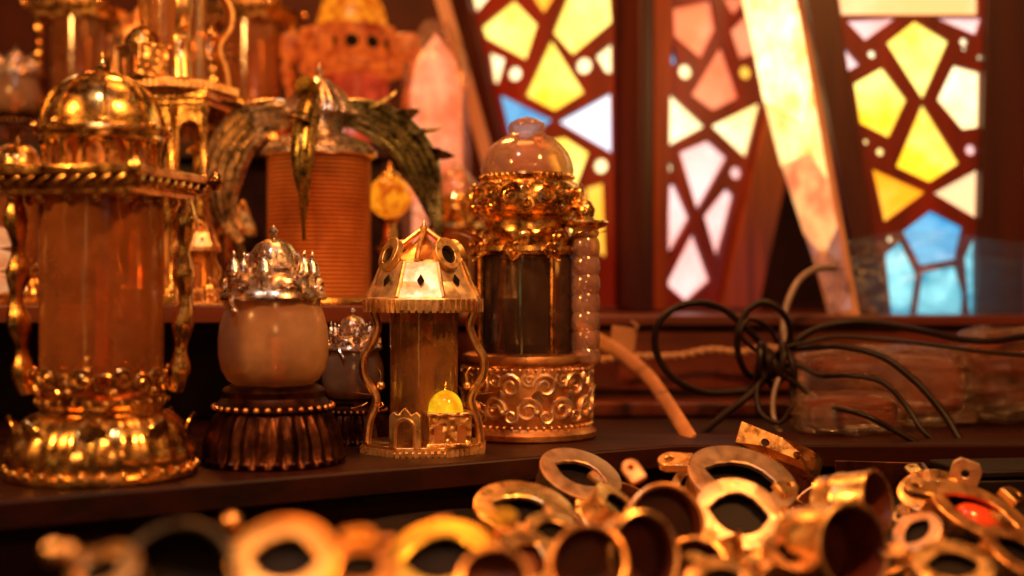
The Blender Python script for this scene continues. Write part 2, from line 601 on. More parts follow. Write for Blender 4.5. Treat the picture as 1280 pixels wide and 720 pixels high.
# ------------------------------------------------------------------ lantern: lyre house lantern
def make_lyre():
    t = thing('pagoda_lantern', 'gold pagoda roofed lantern with a yellow domed house on its base, in front', 'lantern',
              (P(530, 0, .79).x, .79, -.1), 0, 'pagoda roof lanterns')
    oct_ = lambda r, rot=PI / 8: [(r * math.cos(TAU * i / 8 + rot), r * math.sin(TAU * i / 8 + rot)) for i in range(8)]
    m = MB()
    m.prism(oct_(.0395), .003)
    m.prism(oct_(.037), .0025, Matrix.Translation((0, 0, .003)))
    base = m.build('base', LGOLD, t, bevel=.0006)
    m = MB()
    po = oct_(.0398)
    for i in range(8):
        a, b = Vector(po[i]), Vector(po[(i + 1) % 8])
        for k in range(8):
            c = a.lerp(b, (k + .5) / 8)
            m.box((c.x, c.y, .002), (.0022, .0022, .0045), None)
    m.build('fluted_edge', LGOLD, base)
    # gate
    poly = [(-.0095, 0), (-.0048, 0)] + [(.0048 * math.cos(PI - PI * k / 8), .011 + .0048 * math.sin(PI - PI * k / 8)) for k in range(9)] + \
           [(.0048, 0), (.0095, 0), (.0095, .019), (.0068, .0215), (.004, .0195), (0, .024), (-.004, .0195), (-.0068, .0215), (-.0095, .019)]
    Mg = Matrix.Translation((-.0085, -.031, .0055)) @ Matrix.Rotation(R(-8), 4, 'Z') @ Matrix.Rotation(PI / 2, 4, 'X')
    gate = MB()
    gate.plate([poly], lambda u, v, w: Mg @ Vector((u, v, w)), .004)
    gt = gate.build('gate', LGOLD, t, bevel=.0004)
    m = MB()
    pts = [Mg @ Vector((.0062 * math.cos(PI - PI * k / 10), .011 + .0062 * math.sin(PI - PI * k / 10), .0044)) for k in range(11)]
    m.tube([Mg @ Vector((-.0062, 0, .0044))] + pts + [Mg @ Vector((.0062, 0, .0044))], .0008, 6)
    m.build('arch_trim', LGOLD, gt)
    # house with dome
    Mh = Matrix.Translation((.0155, -.022, .0055)) @ Matrix.Rotation(R(14), 4, 'Z')
    m = MB()
    m.box((0, 0, .0095), (.026, .02, .019), Mh)
    m.box((0, 0, .0195), (.0285, .0225, .0022), Mh)
    m.box((0, 0, .0012), (.0285, .0225, .0024), Mh)
    hs = m.build('house', GOLDR, t, bevel=.0006)
    m = MB()
    for x in (-.0075, .0065):
        pl = [(-.0026, 0), (.0026, 0), (.0026, .008)] + [(.0026 * math.cos(PI * k / 6), .008 + .0026 * math.sin(PI * k / 6)) for k in range(1, 6)] + [(-.0026, .008)]
        m.prism(pl, .0012, Mh @ Matrix.Translation((x, -.0099, .003)) @ Matrix.Rotation(PI / 2, 4, 'X'))
    m.build('door', COPPER, hs)
    pr = [(.0108, .0206)] + [(.0105 * math.cos(k / 8 * PI / 2), .0212 + .012 * math.sin(k / 8 * PI / 2)) for k in range(8)] + [(0, .0336)]
    dm = MB().lathe([(0, .0206)] + pr, 28, Mh @ Matrix.Translation((-.001, 0, 0))).build('house_dome', YDOME, t)
    MB().lathe([(0, .0334), (.0012, .0335), (.0007, .035), (.0011, .036), (.0004, .038), (0, .0385)], 10, Mh @ Matrix.Translation((-.001, 0, 0))).build('finial', GOLD, dm)
    # glass
    MB().lathe([(.021, .0055), (.021, .02), (.0208, .04), (.021, .06), (.0215, .09)], 40).build('glass', PALEAMBER, t)
    MB().lathe([(0, .0055), (.012, .0055), (.012, .012), (.006, .015), (.0065, .05), (.009, .056), (.0085, .064), (0, .07)], 20).build('bulb', CREAM, t)
    # side wires
    pp = [(.034, .092), (.0305, .084), (.0285, .076), (.032, .066), (.037, .057), (.0365, .046), (.0305, .036), (.0295, .029), (.0335, .018), (.035, .0055)]
    for az in (R(186), R(-5), R(92)):
        w = MB().tube(spline(wavy(az, pp), 6), .0027, 10, flat=1.8).build('side_wire', LGOLD, t)
        m = MB()
        c, s_ = math.cos(az), math.sin(az)
        for (r0, z0, up, L_, W) in ((.030, .0365, (c * .3, s_ * .3, 1), .014, .004), (.031, .034, (c, s_, .2), .010, .0035), (.027, .042, (-c * .4, -s_ * .4, 1), .012, .003),
                                    (.0345, .03, (c * .8, s_ * .8, -.6), .009, .003), (.028, .026, (-c, -s_, .5), .009, .003)):
            m.leaf((r0 * c, r0 * s_, z0), (c, s_, .1), up, L_, W, .7)
        m.ball((.0265 * c, .0265 * s_, .040), .0028, 8)
        m.build('leaf_spray', LGOLD, w)
    # roof
    m = MB()
    ring_ = lambda r, z: [(x, y, z) for x, y in oct_(r)]
    vs, fs = [], []
    lv = [(.0335, .086), (.0375, .0865), (.0375, .0935), (.0362, .0945), (.031, .104), (.0262, .1155), (.024, .117), (.020, .117)]
    for r, z in lv:
        vs += ring_(r, z)
    for k in range(len(lv) - 1):
        for i in range(8):
            j = (i + 1) % 8
            fs.append((k * 8 + i, k * 8 + j, k * 8 + 8 + j, k * 8 + 8 + i))
    m.add(vs, fs)
    rf = m.build('roof', PALEGOLD, t, sharp=20, bevel=.0005)
    m = MB()
    po = oct_(.0382)
    for i in range(8):
        a, b = Vector(po[i]), Vector(po[(i + 1) % 8])
        for k in range(7):
            c = a.lerp(b, (k + .5) / 7)
            m.box((0, 0, .0892), (.0026, .0014, .0078), Matrix.Translation((c.x, c.y, 0)) @ Matrix.Rotation(math.atan2(c.y, c.x) + PI / 2, 4, 'Z'))
        a3 = Vector((po[i][0] * .955, po[i][1] * .955, .0948))
        b3 = Vector((po[i][0] * .69, po[i][1] * .69, .1158))
        m.tube([a3, a3.lerp(b3, .5) + Vector((0, 0, -.0008)), b3], .0011, 6)
    m.build('fringe_trim', LGOLD, rf)
    m = MB()
    for i in range(8):
        a = TAU * i / 8
        Md = Matrix.Rotation(a + PI / 2, 4, 'Z') @ Matrix.Translation((0, -.0296, .1045)) @ Matrix.Rotation(R(62), 4, 'X')
        m.prism([(-.0022, 0), (0, -.004), (.0022, 0), (0, .004)], .0006, Md)
    m.build('diamond_recess', HOLE, rf)
    # dormers: tilted oval frames with dark openings
    for i in range(4):
        a = TAU * i / 4 + R(38)
        Md = Matrix.Rotation(a + PI / 2, 4, 'Z') @ Matrix.Translation((0, -.0225, .1185)) @ Matrix.Rotation(R(66), 4, 'X')
        m = MB()
        n = 28
        o1 = [(.0088 * math.cos(TAU * k / n), .0105 * math.sin(TAU * k / n) + .001) for k in range(n)]
        o2 = [(.0046 * math.cos(TAU * k / n), .0058 * math.sin(TAU * k / n)) for k in range(n)]
        m.plate([o1, o2], lambda u, v, w: Md @ Vector((u, v, w)), .0045)
        dr = m.build('dormer', LGOLD, rf, bevel=.0006)
        MB().prism([(p[0] * 1.1, p[1] * 1.1) for p in o2], .0008, Md @ Matrix.Translation((0, 0, -.0002))).build('dormer_opening', HOLE, rf)
    # open peak
    m = MB()
    for i in range(4):
        a = TAU * i / 4 + R(38) + PI / 4
        c, s_ = math.cos(a), math.sin(a)
        m.tube([(.0235 * c, .0235 * s_, .1165), (.0135 * c, .0135 * s_, .127), (.001 * c, .001 * s_, .1365)], .0017, 8)
    m.lathe([(0, .1345), (.0028, .135), (.0028, .1372), (.0012, .139), (.0005, .142), (0, .1425)], 12)
    m.build('peak_frame', LGOLD, rf)
    MB().lathe([(.0235, .1168), (.0135, .1215), (.0085, .1255), (0, .1335)], 8).build('inner_cone', COPPER, rf)
    return t


lyre = make_lyre()

# ------------------------------------------------------------------ lantern: globe lantern
def make_globe():
    t = thing('globe_lantern', 'largest cream globe lantern, with silver turret crown and dark fluted foot, in front', 'lantern',
              (P(342, 0, .735).x, .735, -.1), 0, 'cream globe lanterns')
    fl = lambda a, r, z: 1 + (.035 * math.cos(28 * a) if .003 < z < .0285 else 0)
    ft = MB().lathe([(0, 0), (.0395, 0), (.0405, .001), (.0405, .0035), (.039, .005), (.0385, .012), (.036, .02), (.033, .027), (.0318, .0295), (.0335, .031), (.0335, .034),
                     (.031, .0355), (.029, .038), (.0295, .0415), (.0275, .0435), (.024, .045), (0, .045)], 168, None, fl).build('foot', BRONZE, t)
    MB().beads(34, .0337, .0325, .0017).build('bead_trim', COPPER, ft)
    gp = [(.0215, .0445), (.026, .0475), (.0295, .0535), (.0312, .0615), (.0314, .0705), (.0305, .0785), (.0285, .0855), (.0268, .09), (.0268, .0945)]
    MB().lathe([(p[0] - .0, p[1]) for p in gp], 56).build('globe', CREAM, t)
    MB().lathe([(0, .0455), (.008, .046), (.008, .054), (.0045, .056), (.005, .072), (0, .078)], 20).build('bulb_holder', COPPER, t)
    m = MB()
    sc8 = lambda a, r, z: 1 + .05 * abs(math.sin(4 * a)) if z < .101 else 1
    m.lathe([(.026, .0935), (.0285, .093), (.0295, .0945), (.0288, .097), (.026, .1), (.022, .1045), (.0185, .108), (.0165, .1085), (.0165, .1115), (.0145, .112)], 64, None, sc8)
    m.lathe([(.0145, .111), (.0145, .113), (.014, .116), (.0128, .1205), (.0098, .1248), (.0055, .1272), (.002, .1285), (.0018, .131), (.0028, .1325), (.0018, .134),
             (.0006, .1358), (0, .1362)], 40, None, lambda a, r, z: 1 + .03 * math.cos(12 * a))
    cr = m.build('crown', SILVER, t)
    for i in range(6):
        a = TAU * i / 6 + R(28)
        Mt = Matrix.Translation((.0232 * math.cos(a), .0232 * math.sin(a), .0965))
        m = MB()
        m.lathe([(0, 0), (.0048, 0), (.0048, .0025), (.0036, .0035), (.0036, .0095), (.0048, .0105), (.0048, .0125), (.0042, .0135), (.0036, .0165), (.002, .0195), (.0009, .021),
                 (.0013, .0222), (.0005, .0245), (0, .025)], 20, Mt)
        tu = m.build('turret', SILVER, cr)
    m = MB()
    for i in range(6):
        a = TAU * i / 6 + R(58)
        pts = []
        for k in range(9):
            b_ = PI * k / 8
            th = a + math.cos(b_) * .0085 / .0272
            pts.append((.0272 * math.cos(th), .0272 * math.sin(th), .0965 + .0075 * math.sin(b_)))
        m.tube(pts, .0014, 6, flat=1.5)
        m.ball((.0268 * math.cos(a), .0268 * math.sin(a), .0995), .0022, 8)
        Mt = Matrix.Translation((.0148 * math.cos(a), .0148 * math.sin(a), .1155))
        m.prism([(.0026 * math.cos(TAU * k / 10), .0034 * math.sin(TAU * k / 10)) for k in range(10)], .0006,
                Matrix.Rotation(a + PI / 2, 4, 'Z') @ Matrix.Translation((0, -.0146, .117)) @ Matrix.Rotation(R(80), 4, 'X'))
    m.build('arch_trim', SILVER, cr)
    m = MB().tube([(-.0195, -.0225, .096), (-.0185, -.0258, .0925), (-.0165, -.0275, .0885)], .0014, 6)
    m.ball((-.0163, -.0278, .0872), .0021, 8)
    m.build('hanging_bead', SILVER, cr)
    return t


globe = make_globe()

# ------------------------------------------------------------------ lantern: drum lantern with pink cap
def make_drum():
    t = thing('drum_lantern', 'lantern on an embossed round gold drum with a large pink onion cap', 'lantern',
              (P(659, 0, .866).x, .866, -.1), 0)
    b = MB().lathe([(0, 0), (.0455, 0), (.0468, .0012), (.0468, .0045), (.0445, .0065), (.0428, .0085), (.0432, .012), (.0432, .044), (.0425, .048), (.044, .0495), (.0445, .052),
                    (.0435, .0555), (.040, .0565), (0, .0565)], 80)
    base = b.build('drum', COPPER, t)
    m = MB()
    for i in range(12):
        a = TAU * i / 12
        m.scroll(.0438, a, .021, .0085, .0015, 1, 0)
        m.scroll(.0438, a + .26, .0365, .0085, .0015, -1, PI)
        m.scroll(.0438, a + .27, .017, .005, .0012, -1, .6)
        m.scroll(.0438, a + .02, .0405, .005, .0012, 1, 2.2)
        o_ = (math.cos(a + .13), math.sin(a + .13), 0)
        m.leaf((.0432 * o_[0], .0432 * o_[1], .022), o_, (0, 0, 1), .013, .0042, .35)
        m.ball((.0444 * o_[0], .0444 * o_[1], .0195), .0024, 8)
    m.beads(52, .0436, .0468, .0013)
    m.beads(52, .0436, .0095, .0013)
    m.build('scroll_relief', PALEGOLD, base)
    MB().lathe([(.0325, .0565), (.0325, .08), (.0325, .124)], 48).build('glass', CLEARDARK, t)
    # core behind the glass, its blue painting the reflections of the glass
    m = MB().lathe([(0, .0565), (.014, .0565), (.017, .062), (.016, .066), (.016, .108), (.019, .114), (.019, .12), (0, .122)], 24)
    m.build('lamp_core', REFLBLUE, t)
    for az in (R(-62), R(118), R(205), R(28)):
        c, s_ = math.cos(az), math.sin(az)
        MB().tube([(.0345 * c, .0345 * s_, .056), (.0345 * c, .0345 * s_, .09), (.0345 * c, .0345 * s_, .126)], .0019, 8).build('upright', GOLD, t)
    # collar of filigree
    m = MB()
    m.lathe([(.030, .1215), (.0345, .122), (.0365, .1245), (.036, .1275), (.033, .129), (.0335, .132), (.0305, .1345), (.0285, .139), (.029, .1445), (.0325, .1475), (.02, .1475), (.02, .1215)], 60)
    cl = m.build('collar', GOLD, t)
    m = MB()
    for i in range(9):
        a = TAU * i / 9 + .1
        o_ = (math.cos(a), math.sin(a), 0)
        m.leaf((.033 * o_[0], .033 * o_[1], .131), o_, (.75 * o_[0], .75 * o_[1], .5), .019, .0062, .75)
        m.scroll(.0365, a + .35, .1325, .0064, .0014, 1, 0)
        m.scroll(.0365, a + .12, .1245, .0052, .0013, -1, PI)
        m.ball((.0385 * math.cos(a + .2), .0385 * math.sin(a + .2), .1285), .0022, 8)
        a2 = a + .2
        m.leaf((.034 * math.cos(a2), .034 * math.sin(a2), .127), (math.cos(a2), math.sin(a2), 0), (.6 * math.cos(a2), .6 * math.sin(a2), -1), .013, .004, .6)
    m.build('leaf_filigree', GOLD, cl)
    # bulbous body
    bp = [(.03, .147), (.0345, .1495), (.0372, .1545), (.038, .1605), (.0365, .1665), (.033, .1705), (.0305, .1725), (.0315, .1745), (.0305, .1765), (.02, .177)]
    bl = MB().lathe(bp, 60).build('bulb_body', GOLD, t)
    m = MB()
    for i in range(10):
        a = TAU * i / 10
        m.scroll(.0382, a, .1605, .0082, .0015, 1 if i % 2 else -1, i)
        m.scroll(.0375, a + .3, .164, .005, .0012, -1, 2)
        m.scroll(.0372, a + .3, .155, .005, .0012, 1, 4)
    m.beads(44, .0312, .1745, .0014)
    m.build('scroll_relief', GOLD, bl)
    cp = [(.0305, .1765), (.0312, .179), (.0302, .185), (.0275, .1915), (.0225, .1975), (.0165, .2015), (.0125, .2035), (.0115, .2055), (.0125, .208), (.0115, .2115), (.0075, .214), (.002, .2155), (0, .216)]
    MB().lathe(cp, 48, None, lambda a, r, z: 1 + .018 * math.cos(10 * a)).build('cap', PINK, t)
    # pink side pillar with saucer
    x, y = .0385, -.018
    prof = [(0, .051), (.0095, .051), (.0105, .054), (.0095, .058), (.0085, .06)]
    z = .06
    for k in range(6):
        prof += [(.0092, z + .001), (.0098, z + .005), (.0094, z + .0095), (.0084, z + .0118)]
        z += .0122
    prof += [(.0075, z), (.009, z + .002), (.0085, z + .006), (0, z + .007)]
    pil = MB().lathe(prof, 24, Matrix.Translation((x, y, 0))).build('side_pillar', PINK, t)
    MB().lathe([(0, .1395), (.009, .139), (.0125, .1405), (.0155, .143), (.0145, .1445), (.008, .1435), (.0055, .147), (.0065, .152), (.004, .157), (0, .159)], 24,
               Matrix.Translation((x, y, 0))).build('saucer', GOLD, pil)
    return t


drum = make_drum()

# ------------------------------------------------------------------ winged lantern on the riser
def make_winged():
    t = thing('winged_lantern', 'lantern of ribbed amber glass under three feathered metal arches and a small silver cone', 'lantern',
              (P(399, 0, .948).x, .948, -.012), 0)
    pr = []
    n = 34
    for k in range(n + 1):
        z = .004 + .104 * k / n
        pr += [(.0388, z), (.0372, z + .0015)]
    MB().lathe([(0, .004), (.038, .004)] + pr, 56).build('glass', AMBERRIB, t, sharp=80)
    MB().lathe([(0, 0), (.047, 0), (.048, .002), (.046, .0045), (0, .0045)], 48).build('base_ring', GOLD, t)
    MB().lathe([(.039, .108), (.0425, .1095), (.0425, .113), (.040, .115), (.036, .1195), (.025, .124), (.019, .127), (.019, .139), (0, .139)], 48).build('shoulder', SILVER, t)
    specs = [(R(180), [(.024, .142), (.044, .137), (.061, .123), (.0705, .104), (.0735, .083), (.069, .062), (.058, .046)], .0165, WINGGOLD, 5),
             (R(3), [(.012, .142), (.032, .140), (.053, .130), (.069, .113), (.079, .092), (.086, .068), (.0885, .05)], .0145, GREEN, 5),
             (R(-95), [(.006, .142), (.02, .143), (.036, .135), (.048, .117), (.053, .095), (.052, .07), (.048, .045)], .012, WINGGREEN, 4)]
    for az, pts, hw, mat, nr in specs:
        c, s_ = math.cos(az), math.sin(az)
        side = Vector((-s_, c, 0))
        ps = spline(wavy(az, pts), 7)
        m_ = len(ps)
        w = MB()
        nrm = []
        for i in range(m_):
            tg = (ps[min(i + 1, m_ - 1)] - ps[max(i - 1, 0)]).normalized()
            q = side.cross(tg)
            if q.dot(Vector((c, s_, .6))) < 0:
                q = -q
            nrm.append(q.normalized())
        for k in range(nr):
            e = (k + .5) / nr * 2 - 1
            a0 = int(m_ * .10 * abs(e))
            a1 = m_ - int(m_ * (.02 + .05 * ((k * 2) % 3) + (.12 if e > .3 else 0)))
            pth, rad = [], []
            for i in range(a0, a1):
                f = i / (m_ - 1)
                wd = hw * (.45 + .55 * math.sin(PI * min(1, .1 + f * .95)) ** .7) * (1 - .55 * max(0, f - .6) / .4)
                pth.append(ps[i] + nrm[i] * (e * wd) + side * (.002 * math.cos(e * 1.5)))
                g_ = (i - a0) / max(1, a1 - a0 - 1)
                rad.append(max(.0005, wd / nr * 1.4 * min(1, .35 + 3 * g_, .12 + 4.5 * (1 - g_))))
            w.tube(pth, rad, 9, flat=1.6, up=nrm[0])
        # backing blade that ties the ridges together
        pth, rad = [], []
        for i in range(m_):
            f = i / (m_ - 1)
            wd = hw * (.45 + .55 * math.sin(PI * min(1, .1 + f * .95)) ** .7) * (1 - .55 * max(0, f - .6) / .4)
            pth.append(ps[i])
            rad.append(wd * .9)
        w.tube(pth, rad, 14, flat=.1, up=nrm[0])
        w = w.build('wing', mat, t, label='dark green wing arch' if mat is GREEN and az > 0 else None)
        m = MB()
        rr = random.Random(int(hw * 1e5))
        nl = 4 if hw > .0125 else 2
        for k in range(nl):
            i = int(m_ * (.2 + .42 * k / nl))
            tg = (ps[i + 1] - ps[i - 1]).normalized()
            dirn = (tg * 1.0 + nrm[i] * .7).normalized()
            m.leaf(ps[i] + nrm[i] * hw * .62, side * (1 if k % 2 else -1) * .3 + nrm[i], dirn, .017 + .006 * rr.random(), .0095, .4)
        m.build('feather_relief', mat, w)
    cone = MB().lathe([(.019, .139), (.0265, .1395), (.0275, .141), (.0262, .144), (.0235, .149), (.0175, .157), (.0095, .1645), (.004, .168), (.0022, .17), (.0032, .1725), (.002, .175),
                       (.0006, .178), (0, .1785)], 96, None, lambda a, r, z: 1 + (.05 * math.cos(12 * a) if z < .164 else 0)).build('cone_cap', SILVER, t)
    MB().beads(26, .0273, .141, .0017).build('bead_trim', SILVER, cone)
    return t


wing = make_winged()

# ------------------------------------------------------------------ arcade stand under the far pagoda lantern
def make_stand():
    t = thing('arcade_stand', 'tall gold stand with two tiers of open arches under a pagoda lantern', 'stand', (P(214, 0, .966).x, .966, -.012), R(-8))
    W, D, H = .074, .056, .158
    for z in (.004, .086, .154):
        m = MB()
        m.box((0, 0, z), (W + .006, D + .006, .007))
        m.box((0, 0, z + .0055 if z < .15 else z - .0055), (W, D, .0041))
        m.build('ledge', GOLD, t, bevel=.0007)
    for z0, h in ((.0095, .073), (.0915, .055)):
        for fy in (-1, 1):
            nA = 3
            w = W / nA
            loops = [[(-W / 2, 0), (W / 2, 0), (W / 2, h), (-W / 2, h)]]
            for i in range(nA):
                cx = -W / 2 + w * (i + .5)
                r = w * .34
                loops.append([(cx - r, .004), (cx + r, .004), (cx + r, h * .62)] + [(cx + r * math.cos(PI * k / 8), h * .62 + r * 1.1 * math.sin(PI * k / 8)) for k in range(1, 8)] + [(cx - r, h * .62)])
            y = fy * (D / 2 - .004)
            MB().plate(loops, lambda u, v, ww: Vector((u, y + (ww - .0015), z0 + v)), .003).build('arch_wall', GOLD, t, bevel=.0004)
            m = MB()
            for i in range(nA + 1):
                x = -W / 2 + w * i
                m.lathe([(0, 0), (.0032, 0), (.0032, .003), (.0018, .005), (.0018, h - .008), (.0032, h - .005), (.0032, h), (0, h)], 10, Matrix.Translation((x, fy * D / 2 * .98, z0)))
            m.build('column_relief', GOLD, t)
    MB().box((0, 0, .045), (W * .8, D * .4, .072)).build('core', COPPER, t)
    return t


stand = make_stand()

# copies of the front lanterns further back
c = copy_tree(lyre)
c.location = (P(216, 0, .966).x, .966, -.012 + .1577)
c.scale = (1.2,) * 3
c.rotation_euler = (0, 0, R(-60))
c['label'] = 'pagoda lantern raised on the gold stand with arches'
c = copy_tree(lyre)
c.location = (P(246, 0, .9).x, .9, -.012)
c.scale = (.44,) * 3
c.rotation_euler = (0, 0, R(30))
c['label'] = 'tiny gold pagoda lantern between the polished dome lantern and the cream globe'
for px, lab, s, rz, Y in ((100, 'rear dome lantern behind the polished gold dome at the left', .8, 5, 1.16), (316, 'rear dome lantern behind the winged lantern, beside the red lit one', .8, -4, 1.17)):
    c = copy_tree(arc)
    c.location = (P(px, 0, Y).x, Y, .124)
    c.scale = (s,) * 3
    c.rotation_euler = (0, 0, R(rz))
    c['label'] = lab
c = copy_tree(globe)
c.location = (P(20, 0, 1.125).x, 1.125, .124)
c.scale = (.66,) * 3
c.rotation_euler = (0, 0, R(12))
c['label'] = 'small globe lantern at the far left edge on the high shelf'
c = copy_tree(globe)
c.location = (P(441, 0, .834).x, .834, -.1)
c.scale = (.64,) * 3
c.rotation_euler = (0, 0, R(20))
c['label'] = 'small globe lantern in shadow between the larger globe lantern and the pagoda lantern'

def swap(o, name, mat):
    for ch in o.children_recursive:
        if ch.name.split('.')[0] == name:
            ch.material_slots[0].link = 'OBJECT'
            ch.material_slots[0].material = mat


for src, px, Y, z, sc_, rz, lab in (
        (arc, 22, .965, -.012, .56, 20, 'small dome lantern on the riser, at the far left behind the polished gold one'),
        (lyre, 282, .997, -.012, .62, 70, 'small pagoda lantern tucked behind the feathered arch, beside the arcade stand'),
        (lyre, 172, 1.18, .124, .95, 20, 'rear pagoda lantern on the high shelf, behind the stand with arches'),
        (globe, 250, 1.2, .124, .9, 40, 'rear globe lantern on the high shelf, between two rear dome lanterns')):
    c = copy_tree(src)
    c.location = (P(px, 0, Y).x, Y, z)
    c.scale = (sc_,) * 3
    c.rotation_euler = (0, 0, R(rz))
    c['label'] = lab
for o in list(sc.objects):
    if o.name.startswith('pagoda_lantern.'):
        swap(o, 'house_dome', GOLD)

# ------------------------------------------------------------------ red lit castle lantern
def make_castle():
    t = thing('castle_lantern', 'glowing red castle lantern with a row of round holes under a lit dome', 'lantern', (P(440, 0, 1.17).x, 1.17, .124), 0)
    MB().lathe([(0, 0), (.04, 0), (.041, .004), (.036, .006), (.033, .01), (.032, .03), (.033, .066), (.03, .068)], 40, None, lambda a, r, z: 1 + (.03 * math.cos(10 * a) if .01 < z < .06 else 0)).build('body', L_FIRE, t)
    MB().lathe([(.03, .067), (.044, .07), (.048, .073), (.048, .079), (.043, .082), (.03, .082)], 48).build('ledge', L_FIREB, t)
    bt = MB()
    bt.lathe([(.036, .082), (.037, .084), (.037, .106), (.040, .108), (.040, .112), (.034, .113), (.03, .113)], 48)
    bd = bt.build('wall_band', L_FIREB, t)
    for i in range(12):
        a = TAU * i / 12 + .12
        MB().lathe([(0, .0008), (.0052, .0008), (.0062, -.0005), (.0062, -.003), (0, -.003)], 16, Matrix.Rotation(a, 4, 'Z') @ Matrix.Translation((.0372, 0, .0955)) @ Matrix.Rotation(PI / 2, 4, 'Y')).build('round_hole', HOLE, bd)
    MB().lathe([(.033, .1125)] + [(.032 * math.cos(k / 8 * PI / 2), .114 + .04 * math.sin(k / 8 * PI / 2)) for k in range(8)] + [(0, .1545)], 36).build('dome', L_AMB, t)
    for az in (R(-18), R(198), R(-120), R(90)):
        c_, s_ = math.cos(az), math.sin(az)
        MB().tube(spline(wavy(az, [(.044, .081), (.056, .084), (.061, .07), (.055, .05), (.052, .03), (.044, .008), (.038, .003)]), 6), .0034, 8).build('handle', L_FIREB, t)
        MB().box((0, 0, 0), (.024, .02, .02), Matrix.Rotation(az, 4, 'Z') @ Matrix.Translation((.052, 0, .094))).build('side_turret', L_FIREB, t, bevel=.002)
    return t


make_castle()

# small lit lamp behind the green wing
t = thing('ball_lamp', 'small lamp with a lit amber ball, seen behind the green wing arch', 'lamp', (P(487, 0, 1.0).x, 1.0, -.012), 0)
MB().lathe([(0, 0), (.014, 0), (.014, .003), (.006, .006), (.004, .012), (.004, .03), (.009, .036), (.012, .042), (.007, .046), (.005, .062), (.010, .066), (0, .066)], 24).build('post', GOLD, t)
MB().ball((0, 0, .083), .0175, 24, (1, 1, .95)).build('glass_ball', L_AMB, t)
MB().lathe([(.009, .0985), (.007, .101), (.003, .104), (.0012, .11), (0, .111)], 16).build('cap', GOLD, t)
# lit lamp at left edge
t = thing('shaded_lamp', 'peach lit lamp with stacked rounded shades cut by the left edge', 'lamp', (P(-12, 0, .93).x, .93, -.012), 0)
MB().lathe([(0, 0), (.012, 0), (.012, .002), (.004, .004), (.004, .008), (0, .008)], 24).build('foot', GOLD, t)
for k in range(3):
    z = .008 + k * .0165
    MB().lathe([(.006, z), (.0165, z + .002), (.0185, z + .007), (.0165, z + .013), (.006, z + .0158)], 28).build('shade', L_PCH2, t)

# filigree lantern beyond the drum lantern
t = thing('filigree_lantern', 'slim lantern with filigree crown and dark red column, left of the pink onion cap', 'lantern', (P(570, 0, 1.062).x, 1.062, -.022), 0)
MB().lathe([(0, 0), (.022, 0), (.022, .004), (.015, .007), (.0135, .012), (.0135, .06), (.0155, .063), (.0155, .068), (0, .068)], 36).build('column', COPPER, t)
crn = MB().lathe([(.012, .067), (.022, .069), (.0245, .072), (.0225, .076), (.016, .079), (.016, .092), (.02, .096), (.019, .099), (0, .1)], 36).build('crown', GOLD, t)
m = MB()
for i in range(8):
    a = TAU * i / 8
    m.scroll(.0235, a, .084, .0066, .0012, 1 if i % 2 else -1, i)
    m.scroll(.0215, a + .35, .0935, .0052, .0011, -1, 1)
    m.leaf((.02 * math.cos(a), .02 * math.sin(a), .072), (math.cos(a), math.sin(a), 0), (.5 * math.cos(a), .5 * math.sin(a), 1), .018, .005, .7)
m.build('filigree_relief', GOLD, crn)
MB().lathe([(.0185, .0995), (.019, .103), (.0165, .111), (.0095, .118), (.004, .121), (.003, .125), (0, .127)], 28).build('cap', PINK, t)


# wrapped rose lantern
def film_shell(rx, ry, h, n=44, m=26, amp=.1, seed=1, topr=.35):
    rr = random.Random(seed)
    ph = [rr.random() * TAU for _ in range(12)]
    mb = MB()
    vs, fs = [], []
    for j in range(m + 1):
        q = j / m
        for i in range(n):
            a = TAU * i / n
            w = 1 + amp * (.5 * math.sin(5 * a + ph[0] + 4 * q) + .35 * math.sin(9 * a + ph[1] - 7 * q) + .3 * math.sin(3 * a + 11 * q + ph[2]) + .25 * math.sin(15 * a + 5 * q + ph[3]))
            w *= 1 if q < .82 else topr + (1 - topr) * math.cos((q - .82) / .18 * PI / 2)
            vs.append((rx * w * math.cos(a), ry * w * math.sin(a), h * q))
    for j in range(m):
        for i in range(n):
            k = (i + 1) % n
            fs.append((j * n + i, j * n + k, (j + 1) * n + k, (j + 1) * n + i))
    return mb.add(vs, fs)


t = thing('wrapped_lantern', 'tall rose glowing lantern wrapped in crumpled clear film, beside the leaning pale slat', 'lantern', (P(545, 0, 1.15).x, 1.15, -.022), 0)
MB().lathe([(0, 0), (.022, 0), (.025, .004), (.022, .01), (.021, .1), (.025, .105), (.024, .12), (.023, .2), (.018, .225), (.008, .24), (0, .25)], 32).build('body', L_ROSE, t)
film_shell(.03, .03, .262, amp=.05, seed=4).build('film', FILM, t)


# ------------------------------------------------------------------ stained glass lanterns
class Plane:
    def __init__(s, a, b):                    # vertical plane through two (px, Y) columns
        A_, B_ = P(a[0], 360, a[1]), P(b[0], 360, b[1])
        s.o = A_
        dx = (B_ - A_).normalized()
        n = Vector((dx.y, -dx.x, 0))
        if n.y > 0:
            n = -n
        s.n = n

    def at(s, px, py, w=0):
        ray = Vector(((px - 640) / K, 1, (360 - py) / K))
        k = s.o.dot(s.n) / ray.dot(s.n)
        return ray * k + s.n * w


def circ(x, y, r, n=14):
    return [(x + r * math.cos(TAU * k / n), y + r * math.sin(TAU * k / n)) for k in range(n)]


